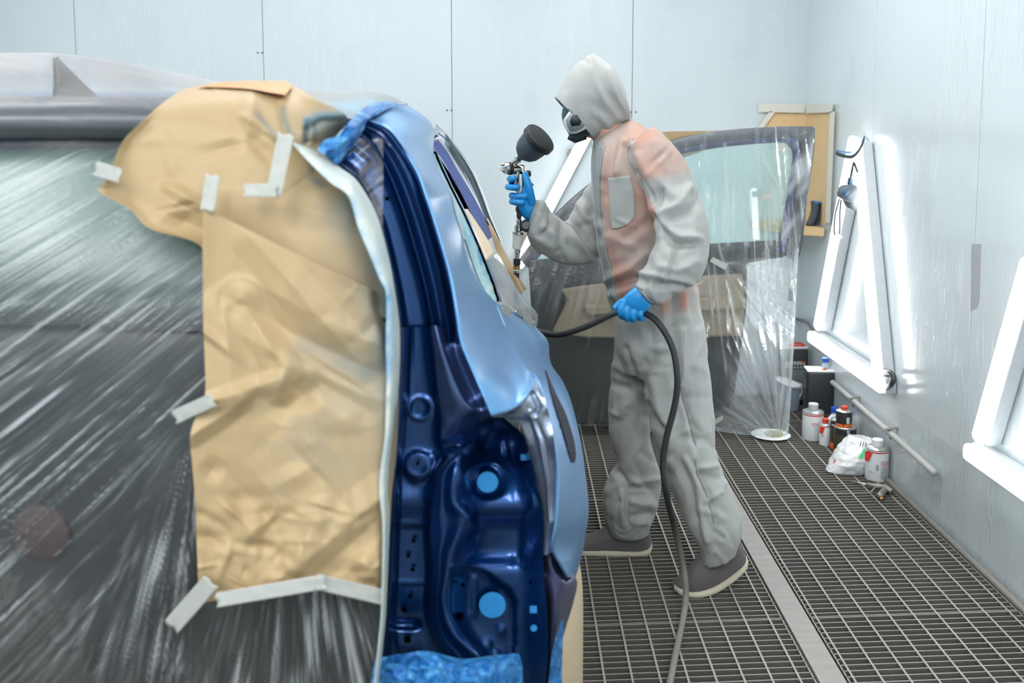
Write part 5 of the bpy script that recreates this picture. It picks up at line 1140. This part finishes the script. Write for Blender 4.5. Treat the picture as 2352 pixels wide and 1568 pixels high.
# ================================================================ CANS AND TOOLS BY THE RIGHT WALL
M_TIN = simple('tin', (188, 190, 190), .3, .8, var=.05); M_WHT = simple('can_white', (230, 234, 236), .45, var=.04); M_RED = simple('can_red', (214, 62, 40), .5); M_ORG = simple('can_orange', (232, 110, 36), .5)
M_CBLK = simple('can_black', (44, 46, 48), .45, var=.12, scale=20); M_GREY = simple('label_grey', (198, 203, 205), .6); M_INK = simple('ink_dark', (56, 56, 56), .7); M_PW = simple('cap_white', (232, 234, 234), .45); M_GOLD = simple('print_gold', (104, 92, 62), .6)
def curved(name, c, r, a0, a1, z0, z1, mat, par, lift=.0006, n=8):
    n = max(4, int(abs(a1-a0)/5))
    """label patch on a can: angles in degrees, 0 = towards the camera, + = to the right"""
    V = []
    for k in range(n+1):
        t = math.radians(a0+(a1-a0)*k/n)-PI/2
        for z in (z0, z1): V.append((c[0]+(r+lift)*math.cos(t), c[1]+(r+lift)*math.sin(t), c[2]+z))
    return mesh(name, V, [(2*k, 2*k+2, 2*k+3, 2*k+1) for k in range(n)], mat, par)
def curved_poly(name, c, r, pts, mat, par, lift=.0008):
    V = []; sp = max(p[0] for p in pts)-min(p[0] for p in pts); lift += r*(1-math.cos(math.radians(sp/2)))*1.02
    for a, z in pts:
        t = math.radians(a)-PI/2; V.append((c[0]+(r+lift)*math.cos(t), c[1]+(r+lift)*math.sin(t), c[2]+z))
    return mesh(name, V, [tuple(range(len(V)))], mat, par)
def hazard(c, r, a, z, s, par):
    """red edged hazard diamond with a small dark sign"""
    da = math.degrees(s/r); curved_poly('hazard_sign', c, r, [(a-da, z), (a, z-s), (a+da, z), (a, z+s)], M_RED, par, .0009)
    k = .72; curved_poly('hazard_field', c, r, [(a-da*k, z), (a, z-s*k), (a+da*k, z), (a, z+s*k)], M_PW, par, .0013)
    k = .30; curved_poly('hazard_mark', c, r, [(a-da*k, z-s*.2), (a+da*k, z-s*.2), (a+da*.1, z+s*.4)], M_INK, par, .0017)
def lines(c, r, a0, a1, z0, z1, n, par, mat=None):
    for k in range(n):
        z = z0+(z1-z0)*k/max(1, n-1); e_ = a1-(a1-a0)*.12*((k*7) % 4); curved('print_line', c, r, a0, e_, z, z+(z1-z0)/n*.42, mat or M_INK, par, .0011, 4)
def can(name, px, py, wpx, hpx, label, cat, body, cap, neck=True, capr=.42, rim=M_TIN, z=None, base=None):
    c = Pf(px, py) if base is None else base; c = Vector(c); k = F/c.y*1.005; r = wpx/2/k; h = hpx/k
    c.y += r*.9 if base is None else 0
    e = empty(name, label, cat, c)
    ch = h*.10; hb = h*(.86 if cap else .96)
    lathe('body', [(0,0),(r*.97,0),(r,.003),(r,hb*.90),(r*.99,hb*.905)], c, (0,0,1), 40, body, e)
    lathe('rim', [(r*1.015,hb*.90),(r*1.02,hb*.93),(r*.97,hb*.94),(r*.93,hb*.95),(r*.6,hb*1.0),(r*.3,hb*1.005),(0,hb*1.005)] if neck else [(r*1.02,hb*.90),(r*1.04,hb*.94),(r*.98,hb*.96),(r*.95,hb*.93),(r*.86,hb*.93),(r*.84,hb*.96),(0,hb*.95)], c, (0,0,1), 40, rim, e)
    if cap:
        cr = r*capr; lathe('cap', [(cr,hb*1.0),(cr,hb*1.0+ch*.7),(cr*1.05,hb*1.0+ch*.75),(cr*1.05,hb+ch*1.5),(cr*.95,hb+ch*1.62),(0,hb+ch*1.64)], c, (0,0,1), 28, cap, e)
    return e, c, r, hb
# white hardener can left
e, c, r, h = can('paint_can', 1872, 1013, 49, 84, 'white one litre can with a grey cap in front of the black canister', 'can', M_WHT, simple('cap_grey', (190, 194, 194), .5), capr=.46)
curved('red_band', c, r, -80, 80, h*.83, h*.87, M_RED, e); curved('label_panel', c, r, -8, 52, h*.06, h*.62, M_GREY, e)
hazard(c, r, -12, h*.56, .011, e); hazard(c, r, 14, h*.57, .011, e)
# small white can with red cap
e, c, r, h = can('paint_can', 1898, 1024, 27, 62, 'small white can with an orange red cap beside the white one litre can', 'can', M_WHT, M_RED, capr=.52)
curved('red_band', c, r, -80, 80, h*.84, h*.87, M_RED, e); curved_poly('red_wedge', c, r, [(-75, h*.84), (-20, h*.84), (-38, h*.56), (-75, h*.56)], M_RED, e); lines(c, r, -60, -20, h*.42, h*.52, 3, e)
# orange black can behind
e, c, r, h = can('paint_can', 1926, 1032, 32, 78, 'tall black can with an orange foot, half hidden behind the large open-rimmed can', 'can', M_CBLK, None)
curved('orange_foot', c, r, -85, 85, .002, h*.20, M_ORG, e); curved('red_line', c, r, -80, 30, h*.70, h*.72, M_RED, e); lines(c, r, -75, 40, h*.26, h*.62, 7, e, M_GOLD); lines(c, r, -70, -10, h*.76, h*.84, 1, e, M_PW)
# large black can with orange foot, rim smeared with paint
e, c, r, h = can('paint_can', 1947, 1046, 52, 72, 'larger black can with orange foot, its rim smeared with pale paint', 'can', M_CBLK, None, neck=False)
curved('orange_foot', c, r, -85, 85, .002, h*.17, M_ORG, e); lines(c, r, -78, -5, h*.24, h*.66, 9, e, M_GOLD)
curved_poly('paint_drip', c, r, [(-12,h*.9),(4,h*.9),(2,h*.74),(-2,h*.55),(-9,h*.52),(-7,h*.72)], simple('pale_paint', (160, 172, 174), .4), e, .0014)
curved_poly('paint_drip', c, r, [(48,h*.9),(58,h*.9),(56,h*.7),(50,h*.74)], simple('pale_paint_b', (160, 172, 174), .4), e, .0014)
big = (c, r, h)
b_ = Vector((c.x-.008, c.y, c.z+h*.955))
e, c, r, h = can('paint_can', 1942, 980, 37, 46, 'small black and orange can with a red cap standing on the larger can', 'can', M_CBLK, M_RED, capr=.40, base=b_)
curved('orange_foot', c, r, -85, 85, .001, h*.20, M_ORG, e); curved('label_panel', c, r, 0, 24, h*.24, h*.62, M_GREY, e); lines(c, r, 32, 60, h*.24, h*.30, 2, e, M_GREY); curved_poly('paint_drip', c, r, [(-26,h*.24),(-16,h*.24),(-17,h*.05),(-22,h*.03)], M_INK, e, .0014)
# bottle behind with a blue cap
pb = Pf(1924, 1015); pb.y += .10; pb.x += .012
e = empty('bottle', 'bottle with a bright blue cap, just showing behind the small can on the stack', 'bottle', pb)
lathe('body', [(0,0),(.03,0),(.032,.004),(.032,.085),(.014,.108),(.014,.12)], pb, (0,0,1), 26, M_WHT, e); lathe('cap', [(.017,.118),(.017,.142),(.015,.144),(0,.144)], pb, (0,0,1), 24, simple('cap_blue', (30, 80, 190), .4), e)
# large white can right
e, c, r, h = can('paint_can', 2021, 1106, 54, 95, 'large white can with a white cap, nearest the air blow gun', 'can', M_WHT, M_PW, capr=.47)
curved('red_band', c, r, -80, 80, h*.84, h*.875, M_RED, e); curved_poly('red_wedge', c, r, [(-88,h*.84),(-42,h*.84),(-58,h*.58),(-88,h*.54)], M_RED, e)
curved('label_panel', c, r, -2, 66, h*.07, h*.62, M_GREY, e, .0007); lines(c, r, 2, 58, h*.10, h*.40, 11, e, simple('print_grey', (128, 132, 134), .6))
hazard(c, r, 14, h*.55, .0115, e); hazard(c, r, 46, h*.57, .0115, e); hazard(c, r, 29, h*.47, .0115, e)
for k in range(5): curved('bar_mark', c, r, -24, -10, h*(.34+.036*k), h*(.34+.036*k+.016), M_INK, e, .0011, 3)
lines(c, r, -60, -30, h*.24, h*.28, 2, e)
# rectangular canisters
def canister(name, px, py, wpx, hpx, dpt, label, top, rot=0.0):
    c = Pf(px, py); k = F/c.y; w_, h_ = wpx/k, hpx/k; c = Vector(c)+Vector((0, dpt/2, 0)); e = empty(name, label, 'canister', c)
    R = Matrix.Translation(c+Vector((0, 0, h_/2))) @ Matrix.Rotation(rot, 4, 'Z'); sharp(from_bm('body', box_bm((w_, dpt, h_*.97), R, .014, 4), M_CBLK, e))
    R2 = Matrix.Translation(c+Vector((0, 0, h_*.985))) @ Matrix.Rotation(rot, 4, 'Z'); sharp(from_bm('lid', box_bm((w_*.99, dpt*.99, h_*.03), R2, .004, 2), top, e)); return e, c, w_, h_, R
def on_face(name, R, w_, h_, dpt, x0, x1, z0, z1, mat, par, lift=.001):
    V = [R @ Vector((x*w_/2, -dpt/2-lift, (z-.5)*h_)) for x, z in ((x0,z0),(x1,z0),(x1,z1),(x0,z1))]; return mesh(name, V, [(0,1,2,3)], mat, par, False)
e, c, w_, h_, R = canister('canister', 1888, 976, 70, 130, .11, 'tall black rectangular canister with a white top, before the wall pipe', M_PW, -.10)
on_face('orange_foot', R, w_, h_, .11, -.80, .80, .03, .10, M_ORG, e); 
for k in range(4): on_face('print_line', R, w_, h_, .11, .18, .55, .13+.022*k, .142+.022*k, M_GOLD, e)
for x in (-.22, .06, .36): on_face('red_dot', R, w_, h_, .11, x-.02, x+.02, .715, .722, M_RED, e)
bar('carry_handle', c+Vector((-.03, -.01, h_*1.01)), c+Vector((.012, -.02, h_*1.01)), .012, .008, (0,0,1), M_PW, e, .002); bar('handle_tip', c+Vector((.0, -.03, h_*1.012)), c+Vector((.022, -.03, h_*1.012)), .010, .006, (0,0,1), M_RED, e, .002)
cb = c+Vector((.028, .01, h_)); e = empty('bottle', 'tiny clear bottle with a blue cap standing on the black canister', 'bottle', cb)
lathe('body', [(0,.0),(.020,0),(.021,.003),(.020,.014),(.015,.022),(.014,.034)], cb, (0,0,1), 26, m_clear('bottle_clear', (206, 224, 232), .45), e); lathe('cap', [(.017,.032),(.017,.046),(.015,.048),(0,.048)], cb, (0,0,1), 26, simple('cap_blue_b', (24, 92, 196), .4), e)
lathe('spout_ring', [(.017,.050),(.019,.052),(.017,.054)], cb, (0,0,1), 26, simple('ring_blue', (150, 190, 236), .4), e)
e, c, w_, h_, R = canister('canister', 1826, 930, 58, 138, .12, 'dark grey canister with an orange red handle, half behind the door film', M_GREY, .0)
on_face('grey_label', R, w_, h_, .12, -.9, .72, .10, .62, simple('canister_label', (104, 112, 112), .6), e); on_face('picture_strip', R, w_, h_, .12, -.9, .72, .64, .76, simple('strip_grey', (150, 156, 158), .6), e); on_face('red_mark', R, w_, h_, .12, .42, .72, .73, .76, M_RED, e, .002)
for k in range(5): on_face('hazard_sign', R, w_, h_, .12, -.55+.24*k, -.40+.24*k, .655, .71, M_INK, e, .002)
for a, b in (((-.04,-.03),(.05,-.03)), ((.05,-.03),(.05,.035)), ((-.04,.035),(.05,.035))): bar('carry_handle', c+Vector((a[0],a[1],h_*1.005)), c+Vector((b[0],b[1],h_*1.005)), .014, .012, (0,0,1), M_RED, e, .003)
cc = c+Vector((-.024, .02, h_+.001)); e = empty('paper_cup', 'pale cup standing on the dark canister by the corner', 'cup', cc)
lathe('wall', [(0,0),(.024,0),(.032,.055),(.034,.056),(.031,.054),(.023,.003),(0,.003)], cc, (0,0,1), 26, M_PW, e)
# bucket
cb = Pf(1816, 947); k = F/cb.y; cb = Vector((cb.x, cb.y+.06, 0)); e = empty('bucket', 'small translucent white bucket with a wire handle beside the door film', 'bucket', cb)
def m_trl(name, rgb):
    t = NT(name); tl = t.n('ShaderNodeBsdfTranslucent'); tl.inputs[0].default_value = lin(rgb); tr = t.n('ShaderNodeBsdfTransparent'); return t.done(t.mixsh(.35, t.mixsh(.5, t.bsdf(lin(rgb), .35), tl.outputs[0]), tr.outputs[0]))
M_BUCK = m_trl('bucket_plastic', (206, 216, 228))
lathe('pail', [(0,.002),(.055,.002),(.058,.006),(.068,.130),(.073,.132),(.073,.140),(.066,.140),(.056,.01),(0,.008)], cb, (0,0,1), 36, M_BUCK, e)
tube('wire_handle', [cb+Vector((.072*math.cos(t), -.072*abs(math.sin(t))*.75, .115-.05*abs(math.sin(t)))) for t in np.linspace(0, PI, 20)], .0022, M_PW, e, 8)
lathe('lid', [(0,0),(.07,0),(.073,.002),(.073,.006),(0,.007)], cb+Vector((0,0,.143)), (.28,-.10,1), 36, M_PW, e)
# plastic bag
bag = [(1902,1082,1990,1090,0),(1900,1078,1992,1082,.02),(1906,1066,1994,1062,.045),(1915,1050,1998,1040,.055),(1928,1032,2000,1022,.05),(1944,1012,2000,1008,.03),(1950,1004,1994,1006,.012)]
yb_ = Pf(1945, 1089).y
V, f = ring_tube([(a, b, c2, d, yb_+.02+.07*(k/6), .03+hd) for k, (a, b, c2, d, hd) in enumerate(bag)], 40, 2.2, 8)
W = np.array(V, float); cx_ = W.mean(0); W += (W-cx_)/np.linalg.norm(W-cx_, axis=1)[:, None]*(.009*(.5-np.abs(vnoise(W, 38, 3)))+.006*(.5-np.abs(vnoise(W, 80, 4))))[:, None]; W[:, 2] = np.maximum(W[:, 2], .002)
def m_bag():
    t = NT('bag_plastic'); v = t.noise(t.co(), 40, 3, .6); n = t.ramp(t.noise(t.co((1, 1, 1)), 55, 2), [(.62, (0, 0, 0)), (.64, (1, 1, 1))])
    c = t.mix(v, lin((204, 208, 208)), lin((232, 234, 234))); return t.done(t.bsdf(c, .25, 0, t.bump(v, .5, .006), Coat_Weight=.3))
BAG = mesh('plastic_bag', W, f, m_bag(), None); tag(BAG, 'crumpled white plastic bag with green and black print lying before the black cans', 'bag')
bbv = tri_bvh(BAG.data)
drape_sheet('green_print', [[(1984,1030,0),(1990,1030,0)],[(1978,1040,0),(1986,1040,0)],[(1971,1052,0),(1981,1053,0)]], bbv, 4, 4, .003, simple('print_green', (88, 196, 132), .5), BAG)
for k in range(3): drape_sheet('print_line', [[(1977+6*k,1014+k,0),(1979+6*k,1014+k,0)],[(1974+6*k,1024+k,0),(1976+6*k,1024+k,0)]], bbv, 3, 3, .003, M_INK, BAG)
for k in range(4): drape_sheet('print_line', [[(1954+4*k,1012,0),(1956+4*k,1012,0)],[(1952+4*k,1022,0),(1953+4*k,1022,0)]], bbv, 3, 3, .003, M_GREY, BAG)
drape_sheet('red_print', [[(1917,1055,0),(1920,1055,0)],[(1913,1063,0),(1916,1063,0)]], bbv, 3, 3, .003, M_RED, BAG)
# air blow gun
M_GUNM = simple('blow_gun_metal', (140, 136, 128), .45, .6); g0 = Pf(1990, 1117, .02)
BG = empty('air_blow_gun', 'grey metal air blow gun lying on the grating in front of the large white can', 'air gun', Pf(2015, 1130))
fz = lambda x, y, z=.014: Pf(x, y, z)
tube('nozzle', [fz(1953,1104,.012), fz(1975,1109,.013), fz(1992,1113,.015)], [.0026, .0034, .005], M_TIN, BG, 12)
tube('barrel', cat1([fz(1992,1113,.016), fz(2010,1116,.02), fz(2030,1119,.02), fz(2045,1127,.018), fz(2049,1130,.016)], 4), [.009]*4+[.012]*4+[.015]*4+[.012]*4+[.009], M_GUNM, BG, 14)
tube('handle', cat1([fz(2034,1122,.018), fz(2028,1130,.018), fz(2020,1140,.018)], 5), [.012]*5+[.014]*5+[.015], M_GUNM, BG, 14)
tube('trigger', cat1([fz(2018,1117,.018), fz(2008,1122,.016), fz(2001,1131,.012)], 5), .0045, M_GUNM, BG, 10)
tube('hose_nipple', [fz(2026,1141,.016), fz(2024,1146,.015)], .006, M_BRASS, BG, 12)
# white dish on the grating by the film
q = Pf(1770, 1003); e = empty('dish', 'flat white dish on the grating at the foot of the door film', 'dish', q)
lathe('plate', [(0,.004),(.05,.004),(.09,.010),(.095,.013),(.09,.015),(.05,.008),(0,.008)], q+Vector((0,-.0,0)), (0,0,1), 40, M_PW, e)
lathe('inner_ring', [(.03,.010),(.042,.011),(.042,.017),(.03,.017)], q+Vector((.02, 0.01, 0)), (0,0,1), 30, simple('ring_olive', (170, 168, 128), .6), e)
# pipe along the wall
PIP = empty('wall_pipe', 'thin grey pipe running along the right wall above the cans', 'pipe', Pw(2040, 990, WX))
tube('tube', [Pw(1912, 878, WX-.03), Pw(2040, 990, WX-.03), Pw(2147, 1085, WX-.03)], .013, M_PIPE, PIP, 16)
for x, y in ((2045, 992), (1960, 920)):
    q = Pw(x, y, WX-.03); bar('bracket', q+Vector((.03, 0, .02)), q+Vector((-.02, 0, .012)), .02, .004, (0, 0, 1), simple('bracket_grey', (140, 140, 130), .5, .5), PIP); bar('bracket', q+Vector((.0, 0, -.014)), q+Vector((0, 0, -.03)), .016, .006, (1, 0, 0), simple('bracket_grey_b', (140, 140, 130), .5, .5), PIP)
tag(tube('cable', cat1([Pw(1828, 735, WX-.02)+Vector((-.02, .1, 0)), Pw(1850, 738, WX-.02), Pw(1862, 752, WX-.02), Pw(1872, 768, WX-.02)], 6), .008, simple('cable_grey', (104, 110, 112), .5), None, 10), 'grey cable between the corner and the lamp triangle', 'cable')
tag(tube('cable', cat1([Pw(2034, 852, WX-.04), Pw(2046, 856, WX-.06), Pw(2053, 868, WX-.06), Pw(2048, 882, WX-.06), Pw(2036, 890, WX-.04)], 7), .011, simple('cable_dark', (62, 66, 68), .5), None, 12), 'dark looped cable at the lower right corner of the lamp triangle', 'cable')
o = poly_plate('masking_tape', [Pw(x, y, WX-.0005) for x, y in ((2231,560),(2254,560),(2250,690),(2244,708),(2229,714))], .001, simple('grey_tape', (170, 172, 178), .6)); tag(o, 'upright grey tape patch on the right wall joint', 'masking tape')
# ---- respirator hanging from the lamp triangle
xw = WX-.115
HM = empty('respirator_mask', 'spare grey respirator hanging by its straps before the lamp triangle', 'respirator', Pw(1945, 445, xw))
M_HG = simple('mask_grey', (104, 114, 120), .5); M_HD = simple('mask_strap', (62, 72, 76), .7); M_HB = simple('mask_blue', (70, 104, 140), .5)
def wplate(name, pts, x0, th, mat, par, bev=.002):
    bm = bmesh.new(); vs = [bm.verts.new(Pw(x, y, x0)) for x, y in pts]; f_ = bm.faces.new(vs); r = bmesh.ops.extrude_face_region(bm, geom=[f_]); bmesh.ops.translate(bm, vec=(0, -th, 0), verts=[v for v in r['geom'] if isinstance(v, bmesh.types.BMVert)])
    bmesh.ops.recalc_face_normals(bm, faces=bm.faces[:]); bmesh.ops.bevel(bm, geom=bm.edges[:], offset=bev, segments=3, affect='EDGES'); return from_bm(name, bm, mat, par)
# plates facing the camera: built across x at fixed y
yh = Pw(1945, 445, xw).y
def cplate(name, pts, y0_, th, mat, par, bev=.003):
    bm = bmesh.new(); vs = [bm.verts.new(P(x, y, y0_)) for x, y in pts]; f_ = bm.faces.new(vs); r = bmesh.ops.extrude_face_region(bm, geom=[f_]); bmesh.ops.translate(bm, vec=(0, -th, 0), verts=[v for v in r['geom'] if isinstance(v, bmesh.types.BMVert)])
    bmesh.ops.recalc_face_normals(bm, faces=bm.faces[:]); bmesh.ops.bevel(bm, geom=bm.edges[:], offset=bev, segments=3, affect='EDGES'); return from_bm(name, bm, mat, par)
car_ = cplate('filter_cartridge', [(1926,428),(1932,424),(1962,424),(1969,430),(1968,448),(1958,462),(1950,465),(1932,457),(1920,449)], yh-.02, .03, M_HG, HM, .006)
cplate('filter_window', [(1933,436),(1951,434),(1952,441),(1944,450),(1936,448)], yh-.0495, .002, M_HB, car_, .0008)
V, f = ring_tube([(1930,432,1966,430,yh+.01,.05),(1934,450,1966,450,yh+.015,.05),(1944,474,1968,482,yh+.02,.035),(1956,482,1967,485,yh+.02,.015)], 20, 2.3, 5); mesh('face_piece', V, f, M_HG, HM)
V, f = ring_tube([(1948,408,1960,408,yh+.01,.012),(1946,424,1962,424,yh+.01,.02)], 16, 2.3, 4); mesh('top_bracket', V, f, M_HB, HM)
st = lambda nm, pts, r_=.004, m=M_HD: tube(nm, cat1([P(x, y, yh+dy) for x, y, dy in pts], 6), r_, m, HM, 8)
st('strap', [(1950,424,-.01),(1955,400,-.02),(1961,372,-.03)], .005); st('strap', [(1961,372,-.03),(1968,390,-.03),(1976,409,-.02)], .005)
def band(nm, pts, w_, mat):
    q = cat1([P(x, y, yh+dy) for x, y, dy in pts], 6); V = [];
    for p in q: V += [tuple(Vector(p)+Vector((0, 0, w_/2))), tuple(Vector(p)-Vector((0, 0, w_/2)))]
    o = mesh(nm, V, [(2*i, 2*i+2, 2*i+3, 2*i+1) for i in range(len(q)-1)], mat, HM); mod(o, 'SOLIDIFY', thickness=.005); return o
band('head_band', [(1920,351,-.05),(1935,357,-.06),(1955,360,-.06),(1970,348,-.05),(1980,328,-.03),(1984,316,-.02)], .016, M_HD); band('head_band', [(1922,347,.03),(1940,350,.04),(1956,350,.04)], .012, M_HB)
st('strap', [(1928,456,-.02),(1919,490,-.02),(1916,520,-.02),(1917,540,-.02)], .004); st('strap', [(1932,458,-.02),(1929,490,-.02),(1929,520,-.02),(1928,538,-.02)], .004)
for x, y in ((1918, 545), (1930, 544)): lathe('buckle', [(0,-.006),(.008,-.006),(.009,0),(.008,.006),(0,.006)], P(x, y, yh-.02), (0, 1, 0), 16, M_PW, HM)
# ---- crumpled clear film at the foot of the right wall
rows = [[Pw(x, y, WX-.004) for x in ()] for y in ()]
def wall_sheet(x0, x1, y0, y1, n, m_):
    V = []; 
    for i in range(n):
        for j in range(m_):
            V.append((WX-.006, y0+(y1-y0)*j/(m_-1), x0+(x1-x0)*i/(n-1)))
    return np.array(V, float), grid_faces(n, m_)
ys_ = Pw(2060, 1100, WX).y; V, f = wall_sheet(.02, .34, 1.9, ys_, 60, 200)
nz = np.abs(vnoise(V*np.array([1, 1, 1]), 14, 6)); n2 = np.abs(vnoise(V@np.array([[1,0,0],[0,.8,.6],[0,-.6,.8]])*np.array([1, .35, 1.6]), 26, 7)); n3 = vnoise(V, 3, 8)
V[:, 0] -= .010*(1-nz)*.4+.012*(1-n2)*np.clip(n3+.2, 0, 1)
o = mesh('masking_film', V, f, m_film('wall_foot_film', .0, .85, (236, 240, 242), .15, 0, .01, .12), None); paint(o, np.clip((.17-n2)*8, 0, 1)*np.clip(n3*1.6+.45, 0, 1)*sg((.30-V[:, 2])/.03)); tag(o, 'crumpled clear film along the foot of the right wall', 'plastic film')
